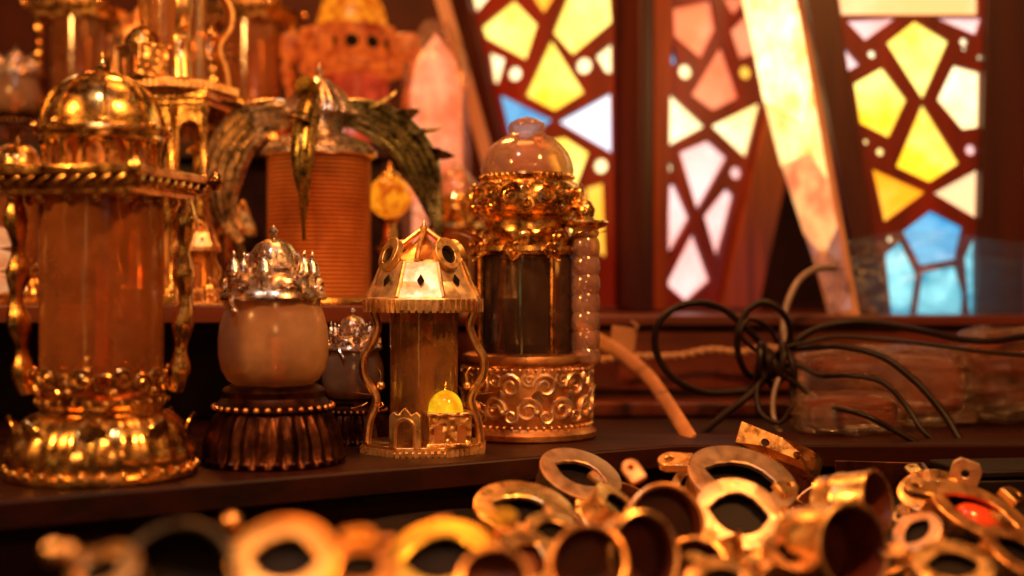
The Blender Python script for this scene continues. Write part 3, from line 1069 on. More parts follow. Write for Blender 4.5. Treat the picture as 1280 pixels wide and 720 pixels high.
def face(t, name, plane, outer, panes, wood, thick=.005, inset=-.0028):
    loops = [outer] + [p for p, _ in panes]
    fn = lambda u, v, w: plane.at(u, v, w)
    lat = MB().plate(loops, fn, thick).build(name, wood, t, bevel=.0006)
    for poly, mat in panes:
        cx = sum(p[0] for p in poly) / len(poly)
        cy = sum(p[1] for p in poly) / len(poly)
        big = [(cx + (p[0] - cx) * 1.03 + (1.2 if p[0] > cx else -1.2), cy + (p[1] - cy) * 1.03 + (1.2 if p[1] > cy else -1.2)) for p in poly]
        MB().plate([big], lambda u, v, w: plane.at(u, v, w + inset), .002).build('pane', mat, lat)
    return lat


def beam(plane, poly, w0, w1):
    return MB().plate([poly], lambda u, v, w: plane.at(u, v, w0 + w), w1 - w0)


def fa(l):
    return [(560 + x / 1.8, y / 1.8) for x, y in l]


def fb(l):
    return [(900 + x / 1.713, y / 1.713) for x, y in l]


LA = thing('stained_glass_lantern', 'stained glass lantern with two lit faces meeting at a dark central post', 'lantern', (0, 0, 0), 0, 'stained glass lanterns')
pl = Plane((772, 1.165), (600, 1.235))
panesL = [(fa([(80, 62), (152, 3), (205, 58), (180, 135), (88, 85)]), L_YEL), (fa([(245, 60), (272, -6), (368, -6), (372, 52), (285, 125), (240, 75)]), L_YEL),
          (fa([(235, 90), (310, 210), (245, 250), (178, 215)]), L_YEL), (fa([(192, -60), (255, -60), (240, 0), (220, 32), (197, 0)]), L_ORG), (fa([(50, -10), (102, -10), (72, 26), (65, 22)]), L_CRM),
          (fa([(97, 120), (133, 135), (118, 188), (107, 185)]), L_CRM), (circ(646, 93, 8.5), L_CRM), (circ(732, 83, 10), L_CRM), (fa([(335, 128), (372, 98), (372, 165), (358, 165)]), L_CRM),
          (fa([(120, 214), (238, 272), (180, 312), (140, 300)]), L_BLU), (fa([(252, 275), (370, 210), (372, 345)]), L_WHT),
          (fa([(212, 322), (265, 310), (320, 345), (290, 425), (240, 380)]), L_YEL), (circ(753, 208, 9), L_CRM), (fa([(312, 424), (352, 412), (358, 580), (330, 560)]), L_ORG),
          (fa([(228, 440), (282, 470), (300, 560), (272, 640), (235, 600)]), L_YEL), (fa([(60, -120), (170, -120), (150, -25), (60, -25)]), L_YEL), (fa([(285, -120), (365, -120), (368, -22), (280, -22)]), L_YEL)]
face(LA, 'left_face', pl, [(566, -110), (770, -110), (770, 386), (682, 386)], panesL, LATTICE)
pr = Plane((833, 1.165), (1000, 1.235))
panesR = [(fa([(500, 22), (588, 5), (598, 66), (565, 135), (503, 82)]), L_RED), (fa([(612, -4), (672, -4), (635, 37)]), L_RED), (fa([(630, 72), (690, 12), (714, 30), (708, 112), (650, 133)]), L_RED),
          (fa([(610, 102), (650, 220), (590, 250), (542, 215)]), L_RED), (circ(854, 90.5, 9), L_CRM), (circ(929, 91.5, 8), L_ORG), (fa([(702, 132), (718, 125), (712, 180), (695, 172)]), L_CRM),
          (fa([(497, 95), (510, 140), (497, 150)]), L_BLU),
          (fa([(492, 209), (573, 285), (487, 331)]), L_CRM), (fa([(587, 285), (698, 232), (665, 357)]), L_CRM), (fa([(580, 317), (623, 355), (555, 476), (515, 345)]), L_PNK),
          (circ(832.5, 210, 6), L_CRM), (circ(917, 216.5, 7.5), L_PNK), (circ(940, 195.5, 3.6, 10), L_RED),
          (fa([(492, 418), (506, 417), (538, 490), (486, 585)]), L_PNK), (fa([(570, 487), (620, 424), (637, 440), (600, 588)]), L_PNK), (fa([(545, 522), (584, 630), (530, 678), (486, 640)]), L_PNK),
          (fa([(500, -120), (600, -120), (590, -20), (500, -12)]), L_RED), (fa([(640, -120), (725, -120), (720, -20), (690, -18)]), L_RED)]
face(LA, 'right_face', pr, [(826, -110), (1006, -110), (893, 386), (826, 386)], panesR, LATTICE)


def post(a, b, mat, t, name='post', dx=0):
    """square post between two pixel columns, following a slanted line on a plane"""


# posts
cs = lambda y: [P(768, y, 1.168), P(800, y, 1.143), P(812, y, 1.147), P(837, y, 1.168), P(803, y, 1.205)]
m = MB()
lo, hi = cs(388), cs(-112)
zl, zh = P(0, 388, 1.165).z, P(0, -112, 1.165).z
vs = [Vector((v.x, v.y, zl)) for v in lo] + [Vector((v.x, v.y, zh)) for v in lo]
m.add(vs, [(0, 1, 2, 3, 4), (9, 8, 7, 6, 5)] + [(i, (i + 1) % 5, 5 + (i + 1) % 5, 5 + i) for i in range(5)])
m.build('post', WOODRED, LA, bevel=.001)
beam(pr, [(812, -110), (834, -110), (828, 388), (812, 388)], .0055, .009).build('lit_edge_strip', WOODLIT, LA, bevel=.0008)  # orange strip paints the lit right half of the central post
beam(pl, [(533, -110), (566, -110), (684, 388), (650, 388)], -.014, .011).build('post', WOODRED, LA, bevel=.001)
beam(pr, [(1008, -110), (1046, -110), (938, 388), (893, 388)], -.014, .012).build('post', WOODLIT, LA, bevel=.001)  # orange of this post is painted-in light from the right
beam(pl, [(664, 384), (778, 384), (778, 390.5), (660, 390.5)], -.01, .014).build('rail', WOODRED, LA, bevel=.001)
beam(pr, [(826, 384), (925, 384), (925, 390.5), (826, 390.5)], -.01, .014).build('rail', WOODRED, LA, bevel=.001)
# back faces and cap close the lantern
bk = P(803, 0, 1.38)
for (x, Y, xb, nm) in ((533, 1.245, 650, 1), (1046, 1.245, 938, 2)):
    a, b = P(x, -112, Y), P(xb, 388, Y)
    zt, zb = a.z, b.z
    m = MB()
    q = [Vector((a.x, a.y, zt)), Vector((b.x, b.y, zb)), Vector((bk.x, bk.y, zb)), Vector((bk.x, bk.y, zt))]
    off = Vector((0, .006, 0))
    m.add(q + [v + off for v in q], [(0, 1, 2, 3), (7, 6, 5, 4), (0, 4, 5, 1), (1, 5, 6, 2), (2, 6, 7, 3), (3, 7, 4, 0)])
    m.build('back_face', WOODRED, LA)
ztop = P(0, -112, 1.165).z
MB().prism([(P(515, 0, 1.26).x, 1.26), (P(803, 0, 1.13).x, 1.13), (P(1060, 0, 1.26).x, 1.26), (bk.x, bk.y + .02)], .012, Matrix.Translation((0, 0, ztop + .001))).build('cap', WOODRED, LA, bevel=.002)

LBn = thing('stained_glass_lantern', 'stained glass lantern of yellow kite panes over a blue one, foot under film', 'lantern', (0, 0, 0), 0, 'stained glass lanterns')
pb = Plane((1040, 1.1), (1228, 1.1))
panesB = [(fb([(415, 47), (485, 90), (430, 214), (354, 95)]), L_YEL), (fb([(345, 147), (396, 215), (358, 296), (297, 265), (284, 182)]), L_YEL), (fb([(497, 142), (552, 157), (550, 273), (515, 278), (462, 215)]), L_CRM),
          (fb([(430, 224), (508, 350), (445, 391), (374, 358)]), L_YEL), (fb([(323, 362), (436, 412), (349, 476)]), L_ORG), (fb([(455, 415), (548, 364), (545, 468)]), L_PCH),
          (fb([(447, 452), (515, 487), (500, 555), (425, 568), (388, 497)]), L_BLU), (fb([(268, 47), (372, 41), (307, 88)]), L_PNK), (fb([(458, 41), (556, 41), (543, 77)]), L_PNK),
          (fb([(258, 96), (296, 140), (271, 153)]), L_PNK), (circ(1088, 69, 4.6), L_CRM), (circ(1202.5, 53.5, 4.6), L_CRM), (circ(1098.5, 190.5, 4.6), L_CRM), (circ(1211, 188, 6.5), L_PNK),
          (circ(1223, 73, 3.2, 10), L_CRM), (circ(1110.5, 299.5, 3.2, 10), L_CRM), (circ(1081, 178, 3, 10), L_CRM), (circ(1203, 62, 2.6, 10), L_CRM),
          ([(1036, -70), (1220, -70), (1220, 20), (1050, 20)], L_PCH),
          (fb([(350, 545), (384, 518), (418, 590), (402, 694), (366, 694)]), L_CYA), (fb([(430, 584), (500, 570), (518, 632), (512, 694), (414, 694)]), L_CYA), (fb([(520, 552), (541, 505), (541, 694), (528, 660)]), L_CYA)]
face(LBn, 'front_face', pb, [(1020, -110), (1230, -110), (1222, 408), (1098, 408)], panesB, LATTICE)
beam(pb, [(984, -110), (1026, -110), (1104, 410), (1082, 410)], -.016, .012).build('post', WOODRED, LBn, bevel=.001)
beam(pb, [(1230, -110), (1278, -110), (1272, 410), (1215, 410)], -.016, .012).build('post', WOODRED, LBn, bevel=.001)
# left side, seen steeply, and right side running back
ps_ = Plane((1006, 1.104), (930, 1.18))
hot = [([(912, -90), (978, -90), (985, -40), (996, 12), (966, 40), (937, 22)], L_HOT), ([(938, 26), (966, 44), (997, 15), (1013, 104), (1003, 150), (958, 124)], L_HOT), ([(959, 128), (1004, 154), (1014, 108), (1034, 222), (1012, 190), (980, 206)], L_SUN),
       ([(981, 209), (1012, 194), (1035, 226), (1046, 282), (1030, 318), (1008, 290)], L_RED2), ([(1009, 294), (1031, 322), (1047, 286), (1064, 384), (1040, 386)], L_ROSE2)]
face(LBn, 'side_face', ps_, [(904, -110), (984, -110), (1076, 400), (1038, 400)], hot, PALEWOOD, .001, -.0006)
pr2 = Plane((1274, 1.104), (1400, 1.2))
rp = [([(1284, 60), (1330, 30), (1372, 90), (1330, 180), (1290, 150)], L_YEL), ([(1278, 205), (1320, 230), (1280, 280)], L_CRM), ([(1330, 230), (1368, 200), (1366, 300)], L_ORG), ([(1277, 330), (1300, 318), (1330, 350), (1300, 395), (1278, 375)], L_BLU),
      ([(1282, -70), (1380, -70), (1380, 10), (1282, 20)], L_PCH)]
face(LBn, 'side_face', pr2, [(1276, -110), (1400, -110), (1385, 408), (1272, 408)], rp, LATTICE)
ztop = P(0, -112, 1.1).z
MB().prism([(P(940, 0, 1.19).x, 1.21), (P(978, 0, 1.08).x, 1.08), (P(1284, 0, 1.08).x, 1.08), (P(1410, 0, 1.2).x, 1.22), (P(1180, 0, 1.34).x, 1.34)], .012, Matrix.Translation((0, 0, ztop + .001))).build('cap', WOODRED, LBn, bevel=.002)
# hazy film round the foot of it
def crumple(px0, px1, py0, py1, Yf, nx=46, ny=30, amp=.006, seed=3, bow=.02):
    rr = random.Random(seed)
    ph = [(rr.uniform(4, 26), rr.uniform(-22, 22), rr.random() * TAU, rr.uniform(.3, 1)) for _ in range(9)]
    vs, fs = [], []
    for j in range(ny + 1):
        for i in range(nx + 1):
            u, v = i / nx, j / ny
            dz = sum(a_ * abs(math.sin(fx * u + fy * v + p_)) for fx, fy, p_, a_ in ph) / 3 * amp
            edge = math.sin(v * PI)
            p = P(px0(v) + (px1(v) - px0(v)) * u, py0 + (py1 - py0) * v + 7 * math.sin(u * 7 + 2) * (1 - v), Yf)
            p.y -= dz + bow * edge * math.sin(u * PI)
            vs.append(p)
    for j in range(ny):
        for i in range(nx):
            a = j * (nx + 1) + i
            fs.append((a, a + 1, a + nx + 2, a + nx + 1))
    mb = MB().add(vs, fs)
    return mb


def solidify(o, t=.0006):
    s = o.modifiers.new('thick', 'SOLIDIFY')
    s.thickness = t
    s.offset = 0
    return o


fo = solidify(crumple(lambda v: 1036 - 6 * v, lambda v: 1330, 296, 404, 1.072, amp=.004, seed=5, bow=.012).build('film_sheet', FILMBLUE))
tag(fo, 'crumpled hazy plastic film around the foot of the right stained glass lantern', 'film')
fo = solidify(crumple(lambda v: 1012 + 30 * v, lambda v: 1050 + 46 * v, 318, 398, 1.07, 16, 20, .006, 9, .01).build('film_strip', FILM))
tag(fo, 'ragged strip of clear film hanging beside the bright slanted side of the right lantern', 'film')

# leaning pale slat
m = MB()
a, b = P(664, 391, 1.2), P(536, -60, 1.2)
w = .0068
m.add([a + Vector((-w, 0, 0)), a + Vector((w, 0, 0)), b + Vector((w, 0, 0)), b + Vector((-w, 0, 0))] + [v + Vector((0, .012, 0)) for v in (a + Vector((-w, 0, 0)), a + Vector((w, 0, 0)), b + Vector((w, 0, 0)), b + Vector((-w, 0, 0)))],
      [(0, 1, 2, 3), (7, 6, 5, 4), (0, 4, 5, 1), (1, 5, 6, 2), (2, 6, 7, 3), (3, 7, 4, 0)])
tag(m.build('leaning_pole', PALEWOOD, bevel=.001), 'pale tan slat leaning along the left edge of the wide stained glass lantern', 'pole')

# ------------------------------------------------------------------ cables, strap, twine, packages
def fc(x, y, Y):
    return P(740 + x / 2.37, 330 + y / 2.37, Y)


kn = (548, 290, .93)
path = [fc(1420, 205, .93), fc(1280, 215, .925), fc(1190, 228, .92), fc(1100, 224, .92), fc(1000, 203, .92), fc(900, 184, .92), fc(800, 172, .92), fc(700, 182, .92), fc(620, 218, .925), fc(560, 285, .93),
        fc(480, 365, .925), fc(400, 382, .92), fc(320, 378, .915), fc(240, 338, .91), fc(190, 260, .91), fc(195, 180, .91), fc(250, 128, .912), fc(320, 115, .915), fc(390, 135, .92), fc(445, 180, .922),
        fc(500, 235, .925), fc(550, 300, .93)]
tag(MB().tube(spline(path, 9), .0025, 10).build('power_cable', RUBBER), 'thick black cable making the widest loop, running off to the right', 'cable', 'cables in the tangle')
path = [fc(540, 320, .935), fc(475, 335, .93), fc(440, 290, .922), fc(430, 220, .92), fc(452, 150, .92), fc(505, 113, .92), fc(560, 140, .92), fc(588, 200, .925), fc(570, 270, .932), fc(585, 255, .94),
        fc(650, 248, .925), fc(740, 245, .905), fc(860, 275, .885), fc(960, 350, .875), fc(1040, 440, .865), fc(1090, 520, .855), fc(1120, 560, .85)]
tag(MB().tube(spline(path, 9), .0024, 10).build('power_cable', RUBBER), 'black cable with a small upright loop, dropping in an arc over the wrapped packages', 'cable', 'cables in the tangle')
path = [fc(545, 330, .92), fc(600, 350, .905), fc(690, 415, .872), fc(800, 445, .842), fc(890, 490, .838), fc(960, 530, .835), fc(1000, 560, .832)]
tag(MB().tube(spline(path, 9), .002, 10).build('power_cable', RUBBER), 'thin black cable trailing low from the knot across the reddish film', 'cable', 'cables in the tangle')
path = [fc(535, 320, .92), fc(470, 385, .91), fc(400, 440, .9), fc(330, 500, .885), fc(280, 545, .87), fc(240, 575, .86)]
tag(MB().tube(spline(path, 9), .0026, 10).build('power_cable', RUBBER), 'black cable end falling from the knot to the shelf edge by the tan strap', 'cable', 'cables in the tangle')
path = [fc(575, 250, .945), fc(568, 190, .95), fc(578, 120, .955), fc(612, 50, .96), fc(660, 16, .97), fc(720, 10, .99)]
tag(MB().tube(spline(path, 9), .0026, 10).build('power_cable', GREYRUB), 'grey cable arching up from the knot into the dark gap', 'cable', 'cables in the tangle')
path = [fc(560, 320, .91), fc(538, 390, .905), fc(540, 460, .9), fc(570, 515, .89), fc(610, 545, .88)]
tag(MB().tube(spline(path, 9), .0018, 10).build('power_cable', GREYRUB), 'thin brownish cable hanging from the knot behind the brass fittings', 'cable', 'cables in the tangle')
path = [fc(560, 300, .925), fc(590, 340, .915), fc(590, 420, .9), fc(555, 470, .89), fc(500, 440, .895), fc(490, 370, .905), fc(530, 320, .915), fc(600, 300, .915), fc(680, 330, .905), fc(760, 330, .885), fc(860, 350, .872), fc(930, 420, .865), fc(985, 500, .855), fc(1060, 545, .85)]
tag(MB().tube(spline(path, 9), .0019, 10).build('power_cable', RUBBER), 'thin black cable looping under the knot, then running beside the dropping arc', 'cable', 'cables in the tangle')
path = [fc(540, 280, .925), fc(470, 245, .915), fc(440, 205, .912), fc(465, 165, .915), fc(520, 185, .92), fc(560, 240, .925), fc(620, 235, .925), fc(720, 215, .925), fc(850, 222, .92), fc(1010, 240, .915), fc(1180, 262, .91), fc(1420, 280, .905)]
tag(MB().tube(spline(path, 9), .0016, 10).build('power_cable', RUBBER), 'thinnest black cable, running right just below the thick one', 'cable', 'cables in the tangle')
kp = []
for i in range(60):
    a = i / 60 * TAU * 5
    c0 = fc(540 - 10 + i * .3, 300, .918)
    kp.append(c0 + Vector((-.004 + .0085 * i / 60 - .008 * math.sin(a * .37), .010 * math.cos(a), .012 * math.sin(a) + .004 * math.sin(a * .6))))
tag(MB().tube(kp, .0026, 8).build('cable_knot', RUBBER), 'tight knot of black cord binding the cable loops', 'cord')


def ribbon(pts, w, th, up):
    mb = MB()
    return mb.tube(pts, w, 10, flat=th, up=up)


path = [P(706, 402, .99), P(740, 420, .985), P(778, 443, .975), P(808, 468, .95), P(832, 500, .915), P(850, 528, .885), P(864, 550, .855)]
tag(ribbon(spline(path, 8), .0052, .28, (1, 0, .9)).build('leather_strap', LEATHER), 'flat tan strap slanting down to the shelf edge', 'strap')
t = thing('card_tag', 'tan card tag folded over the strap beside the pink pillar', 'tag', P(779, 424, 1.0), R(10))
MB().box((0, 0, 0), (.02, .0016, .019), Matrix.Rotation(R(8), 4, 'Y')).build('card', LEATHER, t, bevel=.0005)
MB().tube([(.0085, -.001, .006), (.011, -.004, .010), (.006, -.002, .014)], .0008, 6).build('loop', STRING, t)
base_ = spline([P(742, 452, 1.0), P(775, 446, 1.005), P(812, 445, 1.01), P(850, 444, 1.01), P(888, 437, 1.01), P(925, 440, 1.01), P(958, 434, 1.0), P(985, 440, .97)], 14)
for sgn in (0,):
    mb = MB()
    for s_ in (0, PI):
        pts = [p + Vector((0, math.cos(i * .75 + s_) * .0014, math.sin(i * .75 + s_) * .0014)) for i, p in enumerate(base_)]
        mb.tube(pts, .0015, 7)
    tag(mb.build('twisted_string', STRING), 'pale two ply twine stretched before the brown box', 'string')


def package(name, label, loc, rz, dims, seed, contents=CARD, puff=1.0):
    t = thing(name, label, 'package', loc, rz, 'film wrapped packages')
    W, D, H = dims
    rr = random.Random(seed)
    ph = [(Vector((rr.uniform(-1, 1), rr.uniform(-1, 1), rr.uniform(-1, 1))).normalized() * rr.uniform(3, 12), rr.random() * TAU, rr.uniform(.4, 1)) for _ in range(18)]
    ax = Vector((.8, .1, -.45)).normalized()
    ph = [(v - ax * v.dot(ax) * .85, p, k) for v, p, k in ph]

    def pillow(sx_, sy_, sz_, amp, ex, n=84, mm=46, shift=0):
        mb = MB()
        vs, fs = [], []
        pw = lambda x: math.copysign(abs(x) ** ex, x)
        for j in range(mm + 1):
            e = -PI / 2 + PI * j / mm
            for i in range(n):
                a = TAU * i / n
                dd = Vector((pw(math.cos(e)) * pw(math.cos(a)), pw(math.cos(e)) * pw(math.sin(a)), pw(math.sin(e))))
                w = sum(k * (1 - abs(math.sin(v.dot(dd) + p + shift))) for v, p, k in ph) / 18
                q = 1 + amp * (w - .25)
                vs.append((dd.x * sx_ / 2 * q, dd.y * sy_ / 2 * q, max(.0005, H / 2 + dd.z * sz_ / 2 * q)))
        for j in range(mm):
            for i in range(n):
                k = (i + 1) % n
                fs.append((j * n + i, j * n + k, (j + 1) * n + k, (j + 1) * n + i))
        return mb.add(vs, fs)
    pillow(W * .86, D * .8, H * .8, .1, .5, shift=.6).build('contents', contents, t, sharp=60)
    pillow(W, D, H, .75, .5).build('film', FILM, t, sharp=30)
    return t


package('wrapped_package', 'large crumpled film package with reddish brown contents, nearest behind the cables', (P(1105, 0, .945).x, .945, -.1), R(-10), (.13, .056, .056), 3, CARD)
package('wrapped_package', 'tallest film package, under the blue pane at the right edge', (P(1290, 0, .95).x, .95, -.1), R(5), (.12, .055, .07), 8, CARD)
package('wrapped_package', 'smallest reddish film package, by the brass band with two holes', (P(1062, 0, .878).x, .88, -.1), R(8), (.075, .036, .028), 12, CARD)

# dark box and grey tray corner at right
t = thing('dark_case', 'dark blue black case in the lower right corner behind the brass fittings', 'case', (P(1262, 0, .77).x, .765, -.134), R(8))
MB().box((0, 0, .012), (.08, .05, .024)).build('body', DARKLIN, t, bevel=.002)
MB().box((0, 0, .0266), (.082, .052, .005)).build('lid', DARKLIN, t, bevel=.0015)
t = thing('metal_bracket', 'thin grey metal tray corner standing behind the brass cups', 'bracket', (P(1112, 0, .75).x, .775, -.138), R(-12))
MB().box((0, 0, .0165), (.05, .0025, .033)).build('plate', BRONZE, t, bevel=.0005)
MB().box((.026, -.013, .0165), (.0025, .03, .033)).build('side_plate', GREYMET, t, bevel=.0005)

# ------------------------------------------------------------------ brass fittings in the tray
def mound(x, y):
    """height of the dark cloth under the fittings"""
    return -.150 + .022 * max(0, min(1, (y - .42) / .3)) + .004 * math.sin(19 * x + 2) + .003 * math.sin(31 * y + 9 * x)


mb = MB()
nx, ny = 70, 40
vs, fs = [], []
for j in range(ny + 1):
    for i in range(nx + 1):
        x = -.36 + .86 * i / nx
        s_ = .0 + j / ny
        # back edge follows the shelf front
        tt = (x - A.x) / (B.x - A.x)
        yb = min(A.y + (B.y - A.y) * tt, B.y) - .012
        y = .30 + (yb - .30) * s_
        vs.append((x, y, mound(x, y)))
for j in range(ny):
    for i in range(nx):
        a = j * (nx + 1) + i
        fs.append((a, a + 1, a + nx + 2, a + nx + 1))
o = mb.add(vs, fs).build('dark_cloth', CLOTH)
tag(o, 'dark cloth spread below the shelf edge under the heap of brass fittings', 'cloth')


def frame_from(nrm, roll):
    z = Vector(nrm).normalized()
    x = Vector((1, 0, 0))
    x = (x - z * x.dot(z)).normalized()
    y = z.cross(x)
    M = Matrix((x, y, z)).transposed().to_4x4()
    return M @ Matrix.Rotation(roll, 4, 'Z')


def eye(k, n, rx, ry, cusp=.13):
    a = TAU * k / n
    c, s_ = math.cos(a), math.sin(a)
    q = 1 + cusp * .8 * abs(c) ** 40 + .05 * math.cos(4 * a + .5) ** 3 * (1 if s_ > 0 else .3)
    return (rx * c * q, ry * s_ * q)


def lug(t, M, mat, r=1.0):
    n = 16
    o1 = [(-.28, -.2), (.12, -.22)] + [(.12 + .22 * math.cos(-PI / 2 + PI * k / 8), .22 * math.sin(-PI / 2 + PI * k / 8)) for k in range(1, 8)] + [(.12, .22), (-.28, .2)]
    h = [(.12 + .085 * math.cos(TAU * k / n), .085 * math.sin(TAU * k / n)) for k in range(n)]
    MB().plate([o1, h], lambda u, v, w: M @ Vector((u * r, v * r, w * r)), .16).build('lug', mat, t, bevel=.03 * r)


def fitting(label, px, py, Y, r, nrm, roll=0, h=.62, ratio=1.0, kind='rim', mat=BRASS, rim=None, lugs=(0,), hole=(.6, .5), stone=None, lining=DARKLIN):
    """round brass case: wall, flat rim with a shaped opening (or an open mouth), lugs"""
    pos = P(px, py, Y)
    t = thing('brass_fitting', label, 'fitting', pos, 0, 'brass fittings heaped in the tray')
    M0 = frame_from(nrm, roll)
    t.rotation_euler = M0.to_euler()
    S = Matrix.Diagonal((r, r * ratio, r, 1))
    n = 96
    if kind == 'rim':
        MB().lathe([(.93, -.02), (.985, -.05), (.985, -.12), (.95, -.15), (.95, -h + .06), (.985, -h + .02), (.96, -h), (0, -h)], n, S).build('wall', mat, t)
        outs = [(1.0, 0), (1.0, -.035), (.97, -.06)]
        vs, fs = [], []
        top = [(.972, .022), (.996, .012), (1.0, -.002), (1.0, -.05), (.93, -.075)]
        for k in range(n):
            a = TAU * k / n
            for rr, z in top:
                vs.append((rr * math.cos(a), rr * math.sin(a), z))
            e = eye(k, n, *hole)
            vs.append((e[0] * 1.0, e[1] * 1.0, -.075))
            vs.append((e[0], e[1], .008))
            vs.append((e[0] * 1.05, e[1] * 1.05, .022))
        m = 8
        for k in range(n):
            l = (k + 1) % n
            for q_ in range(m):
                w = (q_ + 1) % m
                fs.append((k * m + q_, k * m + w, l * m + w, l * m + q_))
        MB().add(vs, fs, S).build('rim', rim or mat, t, sharp=24)
        MB().lathe([(0, -.3), (.9, -.26), (.92, -.08)], 40, S).build('lining', lining, t)
        if stone:
            MB().lathe([(0, .02), (.25, -.0), (.42, -.08), (.5, -.2), (.5, -.27)], 32, S @ Matrix.Translation((.06, .02, 0))).build('stone', stone, t)
    else:
        MB().lathe([(.9, .0), (.96, .02), (1.0, 0), (1.0, -.08), (.965, -.11), (.965, -h * .55), (1.0, -h * .58), (1.0, -h * .7), (.96, -h * .73), (.96, -h), (0, -h)], n, S).build('wall', mat, t)
        MB().lathe([(.9, 0), (.88, -.03), (.87, -h * .8), (0, -h * .85)], 48, S).build('lining', lining, t)
    for a in lugs:
        Ml = Matrix.Rotation(a, 4, 'Z') @ Matrix.Translation((r * 1.06, 0, -.2 * r)) @ Matrix.Rotation(R(20), 4, 'Y')
        if ratio != 1:
            Ml = Matrix.Rotation(a, 4, 'Z') @ Matrix.Translation((r * (1.06 * abs(math.cos(a)) + 1.06 * ratio * abs(math.sin(a))), 0, -.2 * r)) @ Matrix.Rotation(R(20), 4, 'Y')
        lug(t, Ml, mat, r)
    return t


F = fitting
# right hand group
F('largest pale rimmed brass fitting, under the band with two holes', 928, 598, .7, .0305, (.14, -.52, .85), R(-12), .95, .9, rim=PALEBRASS, hole=(.6, .47), lugs=(R(172), R(-60)))
F('brass fitting with a dark oval opening, leaning against the large pale rimmed one', 924, 642, .645, .0225, (.12, -.76, .64), R(-4), .9, .92, rim=PALEBRASS, hole=(.6, .56), lugs=(R(38), R(6)))
F('open brass cup with a dark red mouth, between the yellow ring and the pale rims', 833, 656, .615, .0195, (.12, -.93, .34), 0, 1.1, 1.05, 'cup', COPPER, lugs=(R(120),), lining=LINING)
F('open brass cup lying with its mouth forward, at the front left of another cup', 806, 694, .545, .0165, (.34, -.9, .25), 0, 1.3, 1.15, 'cup', BRASS, lugs=(), lining=LINING)
F('largest open brass cup with a broad gold side, at the front', 1068, 684, .56, .0198, (.42, -.88, .2), 0, 1.7, 1.0, 'cup', BRASS, lugs=(), lining=LINING)
F('open brass cup tilted to the right, behind the largest cup', 1098, 627, .635, .0155, (.72, -.66, .2), 0, 1.9, 1.05, 'cup', BRASS, lugs=(), lining=LINING)
F('brass fitting with a red stone in its oval opening', 1226, 640, .655, .0275, (.22, -.6, .77), R(-24), .95, .64, rim=COPPER, hole=(.62, .55), stone=STONE, lugs=(R(178), R(60)))
F('low brass ring half hidden under the fitting with the red stone', 1192, 706, .56, .0185, (.05, -.55, .83), R(10), .7, .8, lugs=(R(150),))
F('brass fitting lying tilted above another, nearest to the shelf edge', 726, 592, .712, .0238, (.26, -.44, .86), R(-14), 1.15, .98, rim=PALEBRASS, hole=(.56, .46), lugs=(R(-20), R(-75)))
F('thin rimmed brass fitting below the shelf edge, in front of the embossed drum', 655, 637, .645, .0255, (.14, -.42, .9), R(-10), .9, .98, rim=BRASS, hole=(.56, .44), lugs=(R(-25), R(-70)))
F('bright yellow gold ring with one drilled lug, at the front', 552, 697, .5, .0215, (-.05, -.58, .81), R(6), .6, .95, rim=YGOLD, hole=(.62, .54), lugs=(R(38),), mat=YGOLD)
F('blurred orange ring fitting at the front, second from the left', 356, 698, .43, .0185, (.05, -.66, .75), 0, .6, .95, rim=OGOLD, hole=(.56, .52), lugs=(R(25),), mat=OGOLD)
F('blurred dark grey cup at the front left', 222, 716, .42, .0192, (.1, -.72, .68), 0, .9, 1.05, 'cup', DARKMET, lugs=(), lining=DARKLIN)
F('small dark cup in front of the yellow gold ring', 618, 722, .47, .0135, (.0, -.75, .65), 0, .8, 1, 'cup', COPPER, lugs=(), lining=LINING)
F('dark open cup lying behind the yellow gold ring lug', 735, 704, .53, .0165, (-.15, -.88, .45), 0, 1.2, 1.05, 'cup', COPPER, lugs=(), lining=LINING)
F('blurred brass ring at the far left of the tray', 128, 712, .42, .0125, (-.2, -.5, .85), 0, .6, 1, lugs=(R(130),))
F('small brass ring at the front between the two rows of cups', 900, 724, .54, .015, (.0, -.5, .86), R(20), .8, .9, lugs=(R(100), R(20)))
F('brass fitting seen edge on beside the two tilted rims', 776, 632, .66, .0165, (.6, -.3, .7), R(30), .9, .95, lugs=(R(100), R(-80)))
F('little brass ring between the largest cup and the fitting with red stone', 1146, 664, .61, .0125, (-.4, -.5, .75), R(40), .9, .9, rim=PALEBRASS, lugs=(R(60),))
F('brass ring low between the pale rims and the largest cup', 990, 690, .57, .014, (.2, -.4, .9), R(70), .9, .95, mat=COPPER, lugs=(R(10), R(150)))
F('dim brass ring between the orange and the yellow rings at the front', 450, 708, .45, .0135, (.25, -.45, .85), R(50), .7, .95, mat=COPPER, lugs=(R(140),))
F('brass fitting at the extreme right edge below the dark case', 1276, 690, .6, .0185, (.3, -.5, .8), R(-30), .9, .9, rim=COPPER, lugs=(R(120),))
F('small brass ring under the tilted rim, beside the dark cup', 694, 664, .6, .0145, (.3, -.45, .85), R(15), .8, .95, mat=BRASS, lugs=(R(-30), R(80)))
F('brass fitting with a thick drilled lug, between the red stone and the cup tilted right', 1160, 612, .69, .0165, (-.25, -.55, .8), R(200), 1.0, .9, rim=BRASS, hole=(.5, .42), lugs=(R(-100), R(15)))
F('brass cup half buried between the two cups at the front', 868, 706, .575, .0145, (-.3, -.7, .6), 0, 1.1, 1.0, 'cup', BRASS, lugs=(R(60),), lining=LINING)
F('pale brass ring standing nearly upright left of the largest pale rimmed fitting', 862, 607, .715, .0125, (-.55, -.7, .45), R(25), .9, .95, rim=PALEBRASS, lugs=(R(150),))
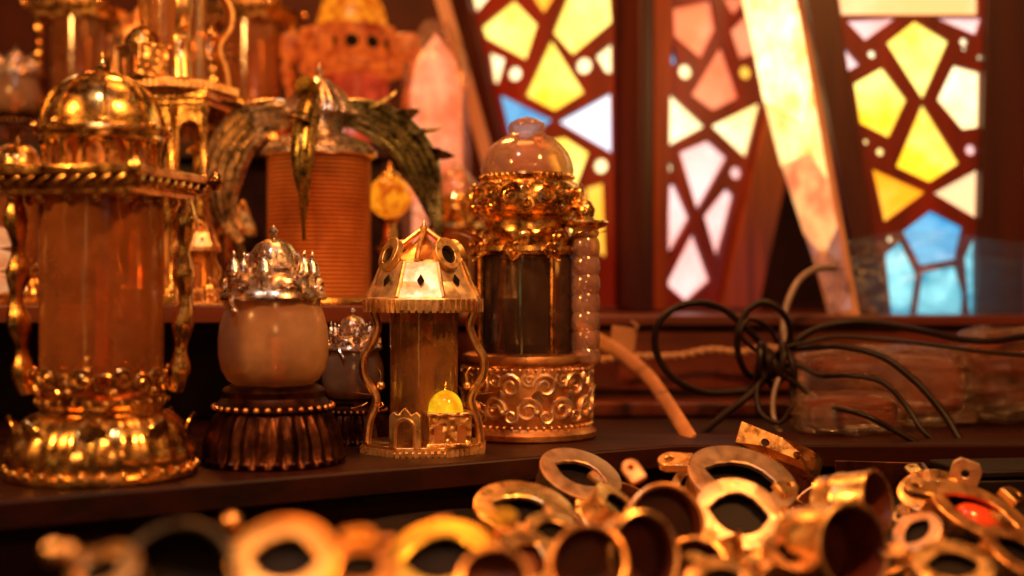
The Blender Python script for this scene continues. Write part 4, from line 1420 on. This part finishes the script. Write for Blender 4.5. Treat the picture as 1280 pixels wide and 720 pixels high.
# the layer underneath, showing only through the gaps
for px, py, Y, r in ((880, 668, .64, .02), (955, 705, .6, .018), (1020, 660, .66, .02), (1030, 622, .72, .02), (1120, 690, .62, .018), (1165, 690, .62, .017), (1245, 690, .64, .02), (700, 628, .7, .02), (760, 672, .62, .018),
                     (600, 672, .6, .019), (660, 692, .57, .017), (500, 672, .55, .017), (795, 620, .71, .018), (860, 640, .69, .019), (1000, 600, .745, .02), (300, 700, .47, .015), (410, 690, .5, .016)):
    a = rnd.uniform(0, TAU)
    F('brass fitting buried in the heap, mostly covered by the others', px, py + 8, Y, r, (.5 * math.cos(a), .4 * math.sin(a) - .25, .8), rnd.uniform(0, 6), .8, .95, rnd.choice(('rim', 'rim', 'cup')), rnd.choice((BRASS, COPPER)),
      lugs=(rnd.uniform(0, 6),), lining=LINING)

# bent band with two holes
t = thing('brass_band', 'bent brass band with two round holes, topmost on the heap', 'band', P(984, 566, .742), 0)
W_, H_ = .062, .0135
n = 14
nseg = 20
outl = [(-W_ / 2 + W_ * k / nseg, -H_ / 2) for k in range(nseg + 1)] + [(W_ / 2 - W_ * k / nseg, H_ / 2) for k in range(nseg + 1)]
hs_ = [[(cx + .0026 * math.cos(TAU * k / n), .0026 * math.sin(TAU * k / n) * .9) for k in range(n)] for cx in (-.0145, .0055)]


def bend(u, v, w):
    x = u + W_ / 2
    if x < W_ * .62:
        p = Vector((x, 0, 0))
        nn = Vector((0, -1, 0))
    else:
        rr = .0165
        a = (x - W_ * .62) / rr
        p = Vector((W_ * .62 + rr * math.sin(a), rr * (1 - math.cos(a)), 0))
        nn = Vector((math.sin(a), -math.cos(a), 0))
    p = p + nn * w + Vector((-W_ / 2, 0, v))
    return Matrix.Rotation(R(22), 3, 'Y') @ (Matrix.Rotation(R(-24), 3, 'X') @ p)


MB().plate([outl] + hs_, bend, .0022).build('strip', BRASS, t, sharp=45)
# upright clasp plate by the red stone
t = thing('brass_clasp', 'upright pale brass clasp plate behind the fitting with the red stone', 'clasp', P(1203, 603, .69), R(-20))
MB().plate([[(-.008, -.012), (.008, -.012), (.008, .009), (.005, .0125), (-.005, .0125), (-.008, .009)], [(.0022 * math.cos(TAU * k / 14), .005 + .0022 * math.sin(TAU * k / 14)) for k in range(14)]],
           lambda u, v, w: Matrix.Rotation(R(18), 3, 'Y') @ Vector((u, w, v)), .003).build('plate', PALEBRASS, t, bevel=.0006)
MB().tube([(-.0095, -.001, -.0115), (0, -.001, -.0115), (.0095, -.001, -.0115)], .0024, 12).build('hinge_barrel', BRASS, t)
# polished beads near the lens
t = tag(MB().ball(P(289, 654, .5), .0042, 20).build('brass_bead', BRASS), 'single round brass bead below the shelf edge, above the orange ring', 'bead')
t = tag(MB().ball(P(66, 690, .42), .0036, 20).ball(P(66, 690, .42) + Vector((.0042, .002, -.0008)), .0033, 16).build('brass_stud', BRASS), 'double knobbed brass stud at the far left of the tray', 'stud')

# ------------------------------------------------------------------ light
w = bpy.data.worlds.new('World')
sc.world = w
w.use_nodes = True
nt = w.node_tree
bg = nt.nodes['Background']
tc = nt.nodes.new('ShaderNodeTexCoord')
vo = nt.nodes.new('ShaderNodeTexVoronoi')
vo.inputs['Scale'].default_value = 7.0
nt.links.new(tc.outputs['Generated'], vo.inputs['Vector'])
sp = ramp(nt, vo.outputs['Distance'], [(0, g(1)), (.13, g(1)), (.2, g(0))])
sep = nt.nodes.new('ShaderNodeSeparateColor')
nt.links.new(vo.outputs['Color'], sep.inputs[0])
hue = ramp(nt, sep.outputs[0], [(0, (1, .38, .06)), (.5, (1, .55, .14)), (.66, (1, .74, .25)), (.74, (.9, .3, .16)), (.8, (.45, .6, .75)), (.92, (.35, .6, .2))])
hue.color_ramp.interpolation = 'CONSTANT'
mx = nt.nodes.new('ShaderNodeMix')
mx.data_type = 'RGBA'
nt.links.new(sp.outputs[0], mx.inputs['Factor'])
mx.inputs['A'].default_value = (.05, .011, .003, 1)
nt.links.new(hue.outputs[0], mx.inputs['B'])
st = nt.nodes.new('ShaderNodeMath')
st.operation = 'MULTIPLY_ADD'
nt.links.new(sp.outputs[0], st.inputs[0])
st.inputs[1].default_value = 3.0
st.inputs[2].default_value = 1.0
nt.links.new(mx.outputs['Result'], bg.inputs['Color'])
nt.links.new(st.outputs[0], bg.inputs['Strength'])


def area(name, loc, target, size, power, color):
    l = bpy.data.lights.new(name, 'AREA')
    l.shape = 'DISK'
    l.size = size
    l.energy = power
    l.color = color
    o = bpy.data.objects.new(name, l)
    col.objects.link(o)
    o.location = loc
    o.rotation_euler = (Vector(target) - Vector(loc)).to_track_quat('-Z', 'Y').to_euler()
    return o


area('unseen_light', (.34, .28, .62), (.15, .72, -.1), .08, 6.4, (1, .37, .08))
area('unseen_light', (-.62, .28, .42), (-.2, .72, 0), .07, 4.2, (1, .40, .085))
area('unseen_light', (-.05, .86, .75), (-.1, .95, 0), .2, 1.5, (1, .28, .055))
area('unseen_light', (.12, -.25, .3), (0, .8, -.05), .07, .8, (1, .38, .1))  # added fill from behind the camera for gold facing forward
area('unseen_light', (-.16, .25, .8), (-.1, .85, .05), .06, 1.3, (1, .78, .66))  # added paler light for highlights on the silver parts

area('unseen_light', (-.28, 1.25, .72), (-.3, 1.35, .1), .1, 4.2, (1, .28, .05))  # added red-orange light lifting the panel and rear lanterns

# ------------------------------------------------------------------ camera
cd = bpy.data.cameras.new('camera')
cam = bpy.data.objects.new('camera', cd)
col.objects.link(cam)
cam.location = (0, 0, 0)
cam.rotation_euler = (PI / 2, 0, 0)
cd.sensor_width = 36
cd.lens = 45
cd.clip_start = .01
cd.clip_end = 50
cd.dof.use_dof = True
cd.dof.focus_distance = .775
cd.dof.aperture_fstop = 2.9
cd.dof.aperture_blades = 0
sc.camera = cam
sc.view_settings.view_transform = 'Standard'
sc.view_settings.look = 'None'
sc.view_settings.exposure = .25
sc.view_settings.gamma = 1
sc.render.engine = 'CYCLES'
sc.cycles.use_denoising = True
sc.cycles.max_bounces = 10
sc.cycles.transparent_max_bounces = 24
sc.cycles.sample_clamp_indirect = 6
sc.cycles.caustics_reflective = False
sc.cycles.caustics_refractive = False
